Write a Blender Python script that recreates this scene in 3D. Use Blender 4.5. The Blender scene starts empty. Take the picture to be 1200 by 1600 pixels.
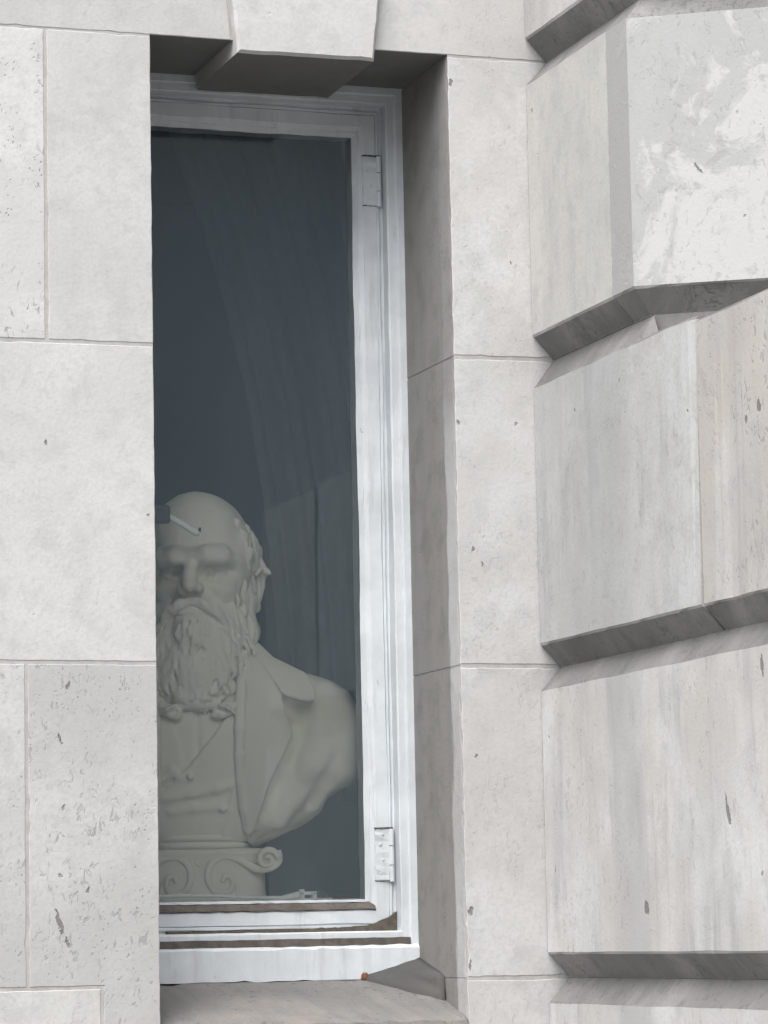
import bpy, bmesh, math, random
import numpy as np
from mathutils import Vector, Matrix

# ---------------------------------------------------------------- camera, sky, sun, exposure
SC = bpy.context.scene
COL = SC.collection
random.seed(7)

def setup_camera():
    yaw, pit, rol = 0.32587291, 0.12533639, -0.01927321
    cy, sy, cp, sp = math.cos(yaw), math.sin(yaw), math.cos(pit), math.sin(pit)
    F = Vector((sy*cp, cy*cp, sp)); Rt = Vector((cy, -sy, 0)); U = Rt.cross(F)
    c, s = math.cos(rol), math.sin(rol)
    r = c*Rt + s*U; u = -s*Rt + c*U
    cam = bpy.data.cameras.new('camera'); ob = bpy.data.objects.new('camera', cam)
    COL.objects.link(ob)
    m = Matrix((r, u, -F)).transposed().to_4x4(); m.translation = Vector((-2.2, -6.8, 1.6))
    ob.matrix_world = m
    cam.sensor_fit = 'VERTICAL'; cam.sensor_height = 36.0
    cam.lens = 36.0*5295.0/1600.0
    cam.clip_start = 0.05; cam.clip_end = 2000
    SC.camera = ob
setup_camera()

SUN_EL, SUN_AZ = math.radians(54), math.radians(-38)      # azimuth: sun stands in front of the wall, a little to the left
w = bpy.data.worlds.new('World'); SC.world = w; w.use_nodes = True
nt = w.node_tree; nt.nodes.clear()
sky = nt.nodes.new('ShaderNodeTexSky'); sky.sky_type = 'NISHITA'; sky.sun_disc = False
sky.sun_elevation = SUN_EL; sky.sun_rotation = math.pi - SUN_AZ
sky.air_density = 1.0; sky.dust_density = 2.5; sky.ozone_density = 1.0
hs = nt.nodes.new('ShaderNodeHueSaturation'); hs.inputs['Saturation'].default_value = 0.30
bg = nt.nodes.new('ShaderNodeBackground'); bg.inputs['Strength'].default_value = 0.12
wo = nt.nodes.new('ShaderNodeOutputWorld')
nt.links.new(sky.outputs[0], hs.inputs['Color']); nt.links.new(hs.outputs[0], bg.inputs[0]); nt.links.new(bg.outputs[0], wo.inputs[0])

sl = bpy.data.lights.new('sun', 'SUN'); sl.energy = 1.3; sl.angle = math.radians(50); sl.color = (1.0, 0.975, 0.94)
so = bpy.data.objects.new('sun', sl); COL.objects.link(so)
sd = Vector((math.sin(SUN_AZ)*math.cos(SUN_EL), -math.cos(SUN_AZ)*math.cos(SUN_EL), math.sin(SUN_EL)))   # towards the sun
so.rotation_euler = sd.to_track_quat('Z', 'Y').to_euler(); so.location = sd*30
SC.view_settings.view_transform = 'Standard'; SC.view_settings.look = 'None'
SC.view_settings.exposure = 1.43; SC.view_settings.gamma = 1.0; SC.view_settings.use_curve_mapping = False
SC.cycles.max_bounces = 5; SC.cycles.diffuse_bounces = 4; SC.cycles.caustics_reflective = False; SC.cycles.caustics_refractive = False; SC.cycles.transparent_max_bounces = 16

# ---------------------------------------------------------------- node helpers
class NT:
    def __init__(s, name):
        s.m = bpy.data.materials.new(name); s.m.use_nodes = True
        s.t = s.m.node_tree; s.t.nodes.clear()
        s.out = s.t.nodes.new('ShaderNodeOutputMaterial')
        s.b = s.t.nodes.new('ShaderNodeBsdfPrincipled')
        s.t.links.new(s.b.outputs[0], s.out.inputs[0])
        tc = s.t.nodes.new('ShaderNodeTexCoord'); s.co = tc.outputs['Object']
        oi = s.t.nodes.new('ShaderNodeObjectInfo'); s.rnd = oi.outputs['Random']
    def set(s, sock, v):
        if isinstance(v, bpy.types.NodeSocket): s.t.links.new(v, sock)
        else:
            try: sock.default_value = v
            except Exception: sock.default_value = (v[0], v[1], v[2], 1.0) if len(v) == 3 else v
    def math(s, op, a, b=0.0, c=None, clamp=False):
        n = s.t.nodes.new('ShaderNodeMath'); n.operation = op; n.use_clamp = clamp
        s.set(n.inputs[0], a); s.set(n.inputs[1], b)
        if c is not None: s.set(n.inputs[2], c)
        return n.outputs[0]
    def vmath(s, op, a, b=(0, 0, 0)):
        n = s.t.nodes.new('ShaderNodeVectorMath'); n.operation = op
        s.set(n.inputs[0], a); s.set(n.inputs[1], b)
        return n.outputs['Value'] if op in ('LENGTH', 'DISTANCE', 'DOT_PRODUCT') else n.outputs[0]
    def scale(s, v, xyz): return s.vmath('MULTIPLY', v, xyz)
    def noise(s, vec, sc, det=4.0, rough=0.55, dist=0.0, color=False):
        n = s.t.nodes.new('ShaderNodeTexNoise'); s.set(n.inputs['Vector'], vec)
        n.inputs['Scale'].default_value = sc; n.inputs['Detail'].default_value = det
        n.inputs['Roughness'].default_value = rough; n.inputs['Distortion'].default_value = dist
        return n.outputs['Color' if color else 'Fac']
    def voro(s, vec, sc, feat='F1', rnd=1.0):
        n = s.t.nodes.new('ShaderNodeTexVoronoi'); n.feature = feat; s.set(n.inputs['Vector'], vec)
        n.inputs['Scale'].default_value = sc; n.inputs['Randomness'].default_value = rnd
        return n.outputs['Distance']
    def ramp(s, f, lo, hi, a=0.0, b=1.0):
        n = s.t.nodes.new('ShaderNodeMapRange'); n.interpolation_type = 'SMOOTHSTEP'
        s.set(n.inputs[0], f); s.set(n.inputs[1], lo); s.set(n.inputs[2], hi); s.set(n.inputs[3], a); s.set(n.inputs[4], b)
        return n.outputs[0]
    def mix(s, f, a, b, mode='MIX'):
        n = s.t.nodes.new('ShaderNodeMix'); n.data_type = 'RGBA'; n.blend_type = mode
        s.set(n.inputs[0], f); s.set(n.inputs[6], a); s.set(n.inputs[7], b)
        return n.outputs[2]
    def sep(s, v):
        n = s.t.nodes.new('ShaderNodeSeparateXYZ'); s.set(n.inputs[0], v); return n.outputs
    def bump(s, h, st=0.3, d=0.002, nrm=None):
        n = s.t.nodes.new('ShaderNodeBump'); n.inputs['Strength'].default_value = st; n.inputs['Distance'].default_value = d
        s.set(n.inputs['Height'], h)
        if nrm is not None: s.set(n.inputs['Normal'], nrm)
        return n.outputs[0]
    def done(s, color, rough=0.8, normal=None, spec=0.3):
        s.set(s.b.inputs['Base Color'], color); s.set(s.b.inputs['Roughness'], rough)
        s.b.inputs['Specular IOR Level'].default_value = spec
        if normal is not None: s.set(s.b.inputs['Normal'], normal)
        return s.m

def g(v, t=(1, 1, 1)): return (v*t[0], v*t[1], v*t[2], 1.0)

def stone(name, base=0.46, tint=(1.0, 0.99, 0.965), pits=0.3, streak=0.0, blotch=0.0, vary=0.05, pink=0.0, marks=(), dirt=None, wash=None, veins=0.0):
    """weathered pale limestone: mottling, shell pits, rain streaks, lime blotches, single chipped holes"""
    n = NT(name)
    off = n.t.nodes.new('ShaderNodeCombineXYZ')
    for i, k in enumerate((37.0, 91.0, 53.0)): n.set(off.inputs[i], n.math('MULTIPLY', n.rnd, k))
    p = n.vmath('ADD', n.co, off.outputs[0])
    big = n.noise(p, 3.2, 2, 0.6)
    mid = n.noise(p, 14, 4, 0.65)
    fin = n.noise(p, 130, 1, 0.7)
    col = g(base, tint)
    col = n.mix(n.ramp(big, 0.3, 0.7), g(base*(1-1.9*vary), (1.0, 0.985, 0.955)), g(base*(1+1.3*vary), tint))
    col = n.mix(n.ramp(mid, 0.44, 0.70, 0, 0.8), col, g(base*0.86, (1, 0.99, 0.97)))
    col = n.mix(n.ramp(fin, 0.35, 0.75, 0, 0.34), col, g(base*0.80, (1, 0.985, 0.96)))
    col = n.mix(n.ramp(n.noise(p, 42, 3, 0.6), 0.55, 0.74, 0, 0.42), col, g(base*0.76, (1, 0.99, 0.97)))
    rnd_t = n.ramp(n.rnd, 0, 1, 0.935, 1.045)
    col = n.mix(1.0, col, n.vmath('MULTIPLY', (1, 1, 1), rnd_t), 'MULTIPLY')
    if pink:
        col = n.mix(n.ramp(n.noise(n.scale(p, (1.6, 1.6, 0.8)), 4.0, 4, 0.6), 0.38, 0.62, 0, pink), col, g(base*0.92, (1.0, 0.9, 0.83)))
    if streak:
        st = n.noise(n.scale(p, (7, 7, 0.8)), 1.6, 4, 0.65, 0.25)
        st2 = n.noise(n.scale(p, (22, 22, 4.0)), 2.0, 3, 0.7, 0.6)
        brk = n.ramp(n.noise(p, 5.5, 1), 0.32, 0.62)
        sm = n.math('MULTIPLY', n.ramp(st, 0.47, 0.66), brk)
        sm2 = n.math('MULTIPLY', n.ramp(st2, 0.5, 0.75), n.ramp(st, 0.4, 0.62))
        col = n.mix(n.math('MULTIPLY', sm, streak), col, g(base*0.68, (0.985, 0.99, 1.0)))
        col = n.mix(n.math('MULTIPLY', sm2, streak*0.5), col, g(base*0.55, (1, 0.98, 0.95)))
    if wash is not None:      # (axis, centre, width, strength, z_lo, z_hi): a greyer rain-washed stripe with ragged sides
        for ax, c0, wd, stg in wash:
            xyz = n.sep(n.vmath('ADD', n.co, n.scale(n.vmath('SUBTRACT', n.noise(n.scale(p, (9, 9, 2.2)), 1.6, 3, 0.65, color=True), (0.5, 0.5, 0.5)), (0.10, 0.10, 0.10))))
            d = n.math('ABSOLUTE', n.math('SUBTRACT', xyz[ax], c0))
            col = n.mix(n.math('MULTIPLY', n.ramp(d, wd*0.55, wd, 1, 0), n.ramp(n.noise(n.scale(p, (1, 1, 0.4)), 7, 3), 0.3, 0.6, stg*0.5, stg)), col, g(base*0.70, (0.98, 0.99, 1.0)))
    h = n.math('MULTIPLY_ADD', fin, 0.35, n.math('MULTIPLY', mid, 0.65))
    if blotch:                # sooty crust broken by clean white lime
        bl = n.noise(n.scale(p, (1, 1, 0.75)), 6.5, 6, 0.68, 0.6)
        xyz = n.sep(n.co)
        side = n.ramp(xyz[0], 0.44, 0.72)
        lo = n.math('MULTIPLY_ADD', side, -0.10, 0.555)
        m1 = n.ramp(n.math('SUBTRACT', bl, lo), -0.02, 0.07)
        col = n.mix(n.math('MULTIPLY', m1, 0.92), n.mix(0.7, col, g(base*0.80, (0.985, 1.0, 0.995))), g(base*1.06, (1, 0.995, 0.98)))
        m2 = n.ramp(n.noise(p, 13, 6, 0.6, 0.8), 0.60, 0.66)
        col = n.mix(n.math('MULTIPLY', m2, 0.5*blotch), col, g(base*0.66, (0.99, 0.98, 0.96)))
        h = n.math('MULTIPLY_ADD', m1, 0.35, h)
        col = n.mix(n.ramp(xyz[0], 0.4475, 0.452, 0.75, 0), col, g(base*0.84, (0.99, 0.99, 0.98)))     # sooty band along the corner
    if pits:
        v1 = n.voro(n.scale(n.vmath('ADD', p, n.scale(n.noise(p, 30, 1, color=True), (0.03, 0.03, 0.03))), (1, 1, 0.6)), 115)
        msk = n.ramp(mid, 0.46, 0.66)
        pm = n.math('MULTIPLY', n.ramp(v1, 0.10, 0.26, 1, 0), msk)
        v2 = n.noise(n.scale(p, (1, 1, 0.5)), 78, 2, 0.6, 0.8)
        pm2 = n.math('MULTIPLY', n.ramp(v2, 0.57, 0.70), n.ramp(n.noise(p, 5, 1), 0.4, 0.6))
        allp = n.math('MAXIMUM', pm, n.math('MULTIPLY', pm2, 0.75))
        col = n.mix(n.math('MULTIPLY', allp, min(1.0, pits)), col, g(base*0.50, (1, 0.985, 0.96)))
        h = n.math('MULTIPLY_ADD', allp, -1.1*pits, h)
        # sparse bigger holes
        v3 = n.voro(n.scale(n.vmath('ADD', p, n.scale(n.noise(p, 45, 1, color=True), (0.02, 0.02, 0.02))), (1, 1, 0.6)), 15)
        hm = n.ramp(v3, 0.035, 0.065, 1, 0)
        hm = n.math('MULTIPLY', hm, n.ramp(big, 0.52, 0.56))
        col = n.mix(n.math('MULTIPLY', hm, 0.55), col, g(base*0.33, (1, 0.97, 0.93)))
        h = n.math('MULTIPLY_ADD', hm, -2.2, h)
    if veins:
        vn = n.noise(n.scale(p, (1.3, 1.3, 0.7)), 7, 6, 0.6, 1.2)
        vm = n.math('MULTIPLY', n.ramp(n.math('ABSOLUTE', n.math('SUBTRACT', vn, 0.5)), 0.004, 0.016, 1, 0), n.ramp(n.noise(p, 6, 3), 0.5, 0.62))
        col = n.mix(n.math('MULTIPLY', vm, veins), col, g(base*0.45, (1, 0.96, 0.92)))
        h = n.math('MULTIPLY_ADD', vm, -0.8*veins, h)
    if marks:                 # (horizontal axis, h, z, half-width, half-height, lean)
        wc = n.vmath('ADD', n.co, n.scale(n.vmath('SUBTRACT', n.noise(n.co, 60, 3, 0.6, color=True), (0.5, 0.5, 0.5)), (0.022, 0.022, 0.022)))
        xyz = n.sep(wc); tot = None
        for ax, hx, hz, hw, hh, lean in marks:
            dz = n.math('SUBTRACT', xyz[2], hz)
            dx = n.math('MULTIPLY_ADD', dz, -lean, n.math('SUBTRACT', xyz[ax], hx))
            dd = n.math('ADD', n.math('POWER', n.math('ABSOLUTE', n.math('DIVIDE', dx, hw)), 2.0), n.math('POWER', n.math('ABSOLUTE', n.math('DIVIDE', dz, hh)), 2.0))
            mk = n.ramp(dd, 0.6, 1.2, 1, 0)
            tot = mk if tot is None else n.math('MAXIMUM', tot, mk)
        col = n.mix(n.math('MULTIPLY', tot, 0.72), col, g(base*0.22, (1, 0.96, 0.92)))
        h = n.math('MULTIPLY_ADD', tot, -3.0, h)
    if dirt is not None:      # sooty grime that rain has not reached; ends raggedly where rain washes the arris
        dk, edge = dirt
        xyz = n.sep(n.vmath('ADD', n.co, n.scale(n.vmath('SUBTRACT', n.noise(n.scale(n.co, (14, 14, 3)), 1.5, 6, 0.7, color=True), (0.5, 0.5, 0.5)), (0.0, 0.085, 0.0))))
        dm = n.ramp(xyz[1], edge, edge+0.016)
        up = n.ramp(n.sep(n.co)[2], 2.55, 2.85)
        dm = n.math('MAXIMUM', dm, n.math('MULTIPLY', up, 0.85))
        sv = n.ramp(n.noise(n.scale(p, (16, 16, 0.7)), 1.8, 5, 0.6), 0.3, 0.7, 0.72, 1.0)
        dcol = n.mix(sv, g(dk*0.72, (1.0, 0.965, 0.92)), g(dk*1.08, (1.0, 0.97, 0.925)))
        dcol = n.mix(n.ramp(mid, 0.46, 0.70, 0, 0.6), dcol, g(dk*0.72, (1, 0.96, 0.9)))
        col = n.mix(n.math('MULTIPLY', dm, 0.93), col, dcol)
    nb = n.bump(h, 0.55, 0.0022)
    return n.done(col, 0.88, nb, 0.25)

def simple(name, col, rough=0.7, var=0.12, sc=18.0, bump=0.15, metallic=0.0, dirt=0.0, spec=0.4):
    n = NT(name)
    f = n.noise(n.co, sc, 6, 0.62, 0.2); f2 = n.noise(n.co, sc*7, 4, 0.6)
    c = n.mix(n.ramp(f, 0.3, 0.72), tuple(v*(1-var) for v in col)+(1,), tuple(min(1, v*(1+var*0.6)) for v in col)+(1,))
    if dirt:
        c = n.mix(n.math('MULTIPLY', n.ramp(n.noise(n.co, 26, 6, 0.7, 0.5), 0.58, 0.72), dirt), c, (0.16, 0.14, 0.12, 1))
    n.b.inputs['Metallic'].default_value = metallic
    return n.done(c, rough, n.bump(n.math('MULTIPLY_ADD', f2, 0.4, f), bump, 0.002), spec)

def paint_mat():
    """old white gloss paint on timber: brush ridges, grime in places, a few flakes showing grey wood"""
    n = NT('white_window_paint')
    p = n.co
    br = n.noise(n.scale(p, (1, 1, 0.06)), 160, 4, 0.6)
    lo = n.noise(p, 7, 5, 0.6); md = n.noise(p, 30, 6, 0.65, 0.4)
    c = n.mix(n.ramp(lo, 0.3, 0.7), (0.50, 0.53, 0.555, 1), (0.60, 0.635, 0.66, 1))
    c = n.mix(n.ramp(md, 0.56, 0.78, 0, 0.5), c, (0.50, 0.51, 0.52, 1))
    c = n.mix(n.ramp(n.noise(n.scale(p, (1, 1, 0.3)), 55, 5, 0.7, 0.5), 0.685, 0.72, 0, 0.8), c, (0.24, 0.215, 0.19, 1))
    c = n.mix(n.ramp(n.noise(n.scale(p, (1, 1, 0.12)), 38, 4, 0.65), 0.54, 0.72, 0, 0.45), c, (0.40, 0.40, 0.39, 1))
    h = n.math('MULTIPLY_ADD', br, 0.4, md)
    return n.done(c, 0.58, n.bump(h, 0.5, 0.0018), 0.35)

def plaster_mat():
    n = NT('old_plaster')
    f = n.noise(n.co, 9, 6, 0.6); f2 = n.noise(n.co, 90, 4, 0.6)
    c = n.mix(n.ramp(f, 0.3, 0.72), (0.69, 0.66, 0.555, 1), (0.79, 0.76, 0.65, 1))
    c = n.mix(n.ramp(n.noise(n.co, 30, 5, 0.7), 0.6, 0.75, 0, 0.25), c, (0.55, 0.53, 0.45, 1))
    return n.done(c, 0.75, n.bump(f2, 0.15, 0.002), 0.3)

def glass_mat():
    n = NT('window_glass')
    n.t.nodes.remove(n.b)
    fr = n.t.nodes.new('ShaderNodeFresnel'); fr.inputs['IOR'].default_value = 1.5
    tr = n.t.nodes.new('ShaderNodeBsdfTransparent'); tr.inputs[0].default_value = (0.985, 0.99, 0.975, 1)
    gl = n.t.nodes.new('ShaderNodeBsdfGlossy'); gl.inputs['Roughness'].default_value = 0.02; gl.inputs[0].default_value = (0.84, 0.93, 1.0, 1)
    n.set(gl.inputs['Normal'], n.bump(n.noise(n.co, 2.5, 2), 0.05, 0.01))
    mx = n.t.nodes.new('ShaderNodeMixShader'); m2 = n.t.nodes.new('ShaderNodeMixShader')
    df = n.t.nodes.new('ShaderNodeBsdfDiffuse'); df.inputs[0].default_value = (0.58, 0.79, 0.94, 1)      # thin film painting the bluish sky-reflection haze into the glass
    film = n.ramp(n.noise(n.scale(n.co, (1, 1, 0.35)), 5, 3, 0.6), 0.25, 0.75, 0.031, 0.042)
    n.t.links.new(film, m2.inputs[0]); n.t.links.new(tr.outputs[0], m2.inputs[1]); n.t.links.new(df.outputs[0], m2.inputs[2])
    n.t.links.new(fr.outputs[0], mx.inputs[0]); n.t.links.new(m2.outputs[0], mx.inputs[1]); n.t.links.new(gl.outputs[0], mx.inputs[2])
    n.t.links.new(mx.outputs[0], n.out.inputs[0])
    return n.m

M = {}
M['wall'] = stone('limestone_wall', 0.47, pits=0.28, vary=0.04)
M['wall_smooth'] = stone('limestone_smooth', 0.46, pits=0.13, vary=0.03, marks=((0, -0.64, 2.635, 0.004, 0.006, 0),))
M['wall_pitted'] = stone('limestone_pitted', 0.45, tint=(1, 1, 0.99), pits=0.75, vary=0.06,
    marks=((0, -0.594, 2.131, 0.0038, 0.010, 0.1), (0, -0.611, 2.019, 0.0024, 0.012, -0.25), (0, -0.617, 1.648, 0.0045, 0.026, -0.3), (0, -0.600, 1.606, 0.0035, 0.012, -0.2), (0, -0.556, 1.712, 0.003, 0.005, 0.3)))
M['wall_shelly'] = stone('limestone_shelly', 0.50, tint=(1, 1.0, 0.985), pits=0.95, vary=0.05)
JM = ((0, 0.274, 1.657, 0.006, 0.009, 0.2), (0, 0.296, 1.985, 0.003, 0.004, 0), (0, 0.30, 2.43, 0.003, 0.005, 0), (0, 0.318, 2.395, 0.003, 0.006, 0.2), (0, 0.27, 3.453, 0.005, 0.006, 0), (0, 0.272, 2.703, 0.004, 0.006, 0), (0, 0.272, 1.54, 0.003, 0.012, 0))
M['jamb'] = stone('limestone_jamb', 0.46, tint=(1, 0.995, 0.985), pits=0.3, vary=0.05, marks=JM)
M['grime'] = stone('grimy_reveal_stone', 0.44, pits=0.35, vary=0.06, dirt=(0.21, 0.055))
M['soffit'] = stone('dark_soffit_stone', 0.18, tint=(0.94, 0.97, 1.0), pits=0.3, vary=0.1)  # darker blue-grey stone for the lintel and keystone undersides
M['pier'] = stone('limestone_pier', 0.47, tint=(1, 1, 0.99), pits=0.45, streak=0.62, vary=0.07, pink=0.28, wash=((1, -0.47, 0.11, 0.6),),
    marks=((1, -0.547, 1.65, 0.010, 0.014, 0.1), (1, -1.122, 2.086, 0.006, 0.022, 0.1), (1, -0.95, 1.83, 0.007, 0.03, 0.3)))
M['pier_grey'] = stone('limestone_pier_greyed', 0.455, tint=(0.985, 0.995, 1.0), pits=0.3, streak=0.6, vary=0.06, wash=((1, -0.35, 0.20, 0.55),), veins=0.25)
M['pier_cream'] = stone('limestone_pier_cream', 0.455, tint=(1, 0.985, 0.93), pits=0.12, streak=0.3, vary=0.03)
M['pier_pink'] = stone('limestone_pier_rosy', 0.44, tint=(1, 0.965, 0.93), pits=0.75, streak=0.28, pink=0.5, vary=0.05, veins=0.3,
    marks=((1, -1.146, 2.565, 0.007, 0.012, 0.2), (1, -1.088, 2.55, 0.006, 0.008, 0.2)))
M['pier_crust'] = stone('limestone_sooty_crust', 0.40, tint=(1, 1, 0.99), pits=0.4, streak=0.25, blotch=1.0, vary=0.05,
    marks=((0, 0.566, 3.135, 0.004, 0.012, -0.5),))
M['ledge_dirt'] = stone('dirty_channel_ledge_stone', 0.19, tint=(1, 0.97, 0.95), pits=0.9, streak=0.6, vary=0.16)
M['groove'] = stone('dark_groove_stone', 0.24, tint=(1, 0.96, 0.92), pits=0.8, streak=0.7, vary=0.17, veins=0.5)  # darker, brownish stone for the undersides of the channels
M['sill'] = stone('grimy_sill_stone', 0.19, tint=(1, 0.92, 0.86), pits=0.95, vary=0.12, blotch=0.0, veins=0.2)
M['mortar'] = simple('lime_mortar', (0.37, 0.362, 0.345), 0.95, 0.15, 30, 0.4)
M['fillet'] = stone('grey_mortar_fillet', 0.10, tint=(1, 0.93, 0.84), pits=0.6, vary=0.15)
M['paint'] = paint_mat()
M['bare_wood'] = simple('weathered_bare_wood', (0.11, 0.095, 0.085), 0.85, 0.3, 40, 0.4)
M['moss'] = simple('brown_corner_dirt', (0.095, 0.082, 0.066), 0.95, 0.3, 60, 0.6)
M['rust'] = simple('rust', (0.17, 0.075, 0.04), 0.9, 0.4, 90, 0.6)
M['plaster'] = plaster_mat()
M['glass'] = glass_mat()
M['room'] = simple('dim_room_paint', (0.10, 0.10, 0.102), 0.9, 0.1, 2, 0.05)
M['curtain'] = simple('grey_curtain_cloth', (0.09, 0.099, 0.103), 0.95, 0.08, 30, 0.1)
M['white_metal'] = simple('white_painted_metal', (0.86, 0.87, 0.85), 0.45, 0.1, 50, 0.15)
M['dark_metal'] = simple('blackened_iron', (0.03, 0.032, 0.036), 0.5, 0.3, 50, 0.2)
M['ledge'] = simple('inner_ledge_paint', (0.72, 0.71, 0.66), 0.7, 0.1, 12, 0.1)
M['facing'] = simple('facing_limestone', (0.62, 0.62, 0.61), 0.9, 0.08, 0.6, 0.1)
M['ground'] = simple('pavement_stone', (0.22, 0.215, 0.205), 0.9, 0.2, 1.5, 0.2)

# ---------------------------------------------------------------- object helpers
def link(name, me, parent=None, mats=(), smooth=False):
    o = bpy.data.objects.new(name, me); COL.objects.link(o)
    for m in mats: me.materials.append(m)
    if parent is not None: o.parent = parent
    if smooth:
        me.polygons.foreach_set('use_smooth', [True]*len(me.polygons))
    return o
def empty(name, loc=(0, 0, 0), parent=None):
    o = bpy.data.objects.new(name, None); COL.objects.link(o); o.location = loc; o.empty_display_size = 0.2
    if parent is not None: o.parent = parent
    return o
def tag(o, label=None, cat=None, group=None, kind=None):
    if label: o['label'] = label
    if cat: o['category'] = cat
    if group: o['group'] = group
    if kind: o['kind'] = kind
    return o
def pydata(name, v, f):
    me = bpy.data.meshes.new(name); me.from_pydata([tuple(p) for p in v], [], f); me.update(); return me
def bm_fix(me):
    bm = bmesh.new(); bm.from_mesh(me); bmesh.ops.recalc_face_normals(bm, faces=bm.faces); bm.to_mesh(me); bm.free(); me.update()

def rings_mesh(name, rings, cap0=True, cap1=True):
    n = len(rings[0]); v = [p for r in rings for p in r]; f = []
    for k in range(len(rings)-1):
        a, b = k*n, (k+1)*n
        for i in range(n):
            j = (i+1) % n; f.append((a+i, a+j, b+j, b+i))
    if cap0: f.append(tuple(range(n-1, -1, -1)))
    if cap1: f.append(tuple(range((len(rings)-1)*n, len(rings)*n)))
    me = pydata(name, v, f); bm_fix(me); return me

def densify(poly, step, closed=True):
    out = []
    n = len(poly)
    for i in range(n if closed else n-1):
        a, b = Vector(poly[i]), Vector(poly[(i+1) % n]); L = (b-a).length
        k = max(1, int(round(L/step)))
        for t in range(k): out.append(a + (b-a)*(t/k))
    if not closed: out.append(Vector(poly[-1]))
    return out

def inset(poly, d):
    """offset a closed 2D polygon inwards (ccw)"""
    n = len(poly); area = sum(poly[i].x*poly[(i+1) % n].y - poly[(i+1) % n].x*poly[i].y for i in range(n))
    sg = 1 if area > 0 else -1
    out = []
    for i in range(n):
        a, b, c = poly[i-1], poly[i], poly[(i+1) % n]
        e1 = (b-a).normalized(); e2 = (c-b).normalized()
        n1 = Vector((-e1.y, e1.x))*sg; n2 = Vector((-e2.y, e2.x))*sg
        m = n1+n2
        if m.length < 1e-6: m = n1
        m.normalize(); k = max(0.5, m.dot(n1))
        out.append(b + m*(d/k))
    return out

def wall_stone(poly, mat, parent, y0=0.0, depth=0.5, name='stone', reveal=None, soffit=None, worn=1.0, seed=0, edge=0.0016):
    """one ashlar block: outline in x,z; slightly uneven worn arrises; sides run back into the wall"""
    rg = random.Random(seed)
    base = densify([Vector(p) for p in poly], 0.022)
    jit = []
    nrm_in = inset(base, 1.0)
    for i, p in enumerate(base):
        dv = (nrm_in[i]-p); dv.normalize()
        k = abs(rg.gauss(0, 0.0006))*worn
        if rg.random() < 0.035*worn: k += rg.uniform(0.001, 0.0035)
        jit.append(p + dv*k)
    e = [edge*(0.7+0.6*rg.random()) for _ in base]
    ins = inset(jit, edge)
    r0 = [(p.x, y0+depth, p.y) for p in base]
    rm = [(p.x, y0+0.012, p.y) for p in base]
    r1 = [(p.x, y0+e[i], p.y) for i, p in enumerate(jit)]
    r2 = [(p.x, y0, p.y) for p in ins]
    me = rings_mesh(name, [r0, rm, r1, r2])
    mats = [mat, reveal or mat, soffit or mat]
    o = link(name, me, parent, mats)
    for pl in me.polygons:
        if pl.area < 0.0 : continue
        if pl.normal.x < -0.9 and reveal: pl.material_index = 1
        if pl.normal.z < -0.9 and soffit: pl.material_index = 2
    return o

# ---------------------------------------------------------------- ground
me = pydata('ground', [(-400, -400, 0), (400, -400, 0), (400, 400, 0), (-400, 400, 0)], [(0, 1, 2, 3)])
tag(link('ground', me, None, [M['ground']]), kind='structure')

# ---------------------------------------------------------------- unseen building added across the street to tone the glass reflection
def added_facing_building():
    Y = -24.0
    B_ = tag(empty('added_facing_building', (8, Y, 0)), 'unseen pale stone building added across the street for the window glass to reflect', 'building')
    def bx(name, x0, x1, y0, y1, z0, z1, mat, par, o=(8, Y, 0)):
        v = [(x-o[0], y-o[1], z-o[2]) for z in (z0, z1) for y in (y0, y1) for x in (x0, x1)]
        me = pydata(name, v, [(0, 2, 3, 1), (4, 5, 7, 6), (0, 1, 5, 4), (1, 3, 7, 5), (3, 2, 6, 7), (2, 0, 4, 6)])
        return link(name, me, par, [mat])
    bx('wall', -24, 40, Y-10, Y, 0, 10.4, M['facing'], B_)
    bx('plinth', -24.1, 40.1, Y, Y+0.15, 0, 0.9, M['facing'], B_)
    bx('cornice', -24.3, 40.3, Y, Y+0.55, 9.9, 10.3, M['facing'], B_)
    bx('string_course', -24.1, 40.1, Y, Y+0.12, 5.1, 5.35, M['facing'], B_)
    for x in (-20, -14.5, -9, -3.5, 2.0, 11.8, 17.3, 22.8, 28.3, 33.8):
        for z0, z1 in ((1.8, 4.6), (6.0, 8.8)):
            wd = bx('window', x-0.75, x+0.75, Y-0.002, Y+0.06, z0, z1, M['white_metal'], B_)
            for sx in (-0.68, 0.04):
                bx('pane', x+sx, x+sx+0.64, Y+0.05, Y+0.066, z0+0.1, z1-0.1, M['dark_metal'], wd)
added_facing_building()

# ---------------------------------------------------------------- the building
BLD = tag(empty('stone_building'), 'pale limestone building corner with one tall white window and a grooved pier', 'building')
XL, XR, XC = -0.406, 0.2635, 0.4465
Z = [1.513-0.667*2, 1.513-0.667, 1.513, 2.177, 2.847, 3.516, 4.183, 4.85]
J = 0.0030                                                # half a joint

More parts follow.
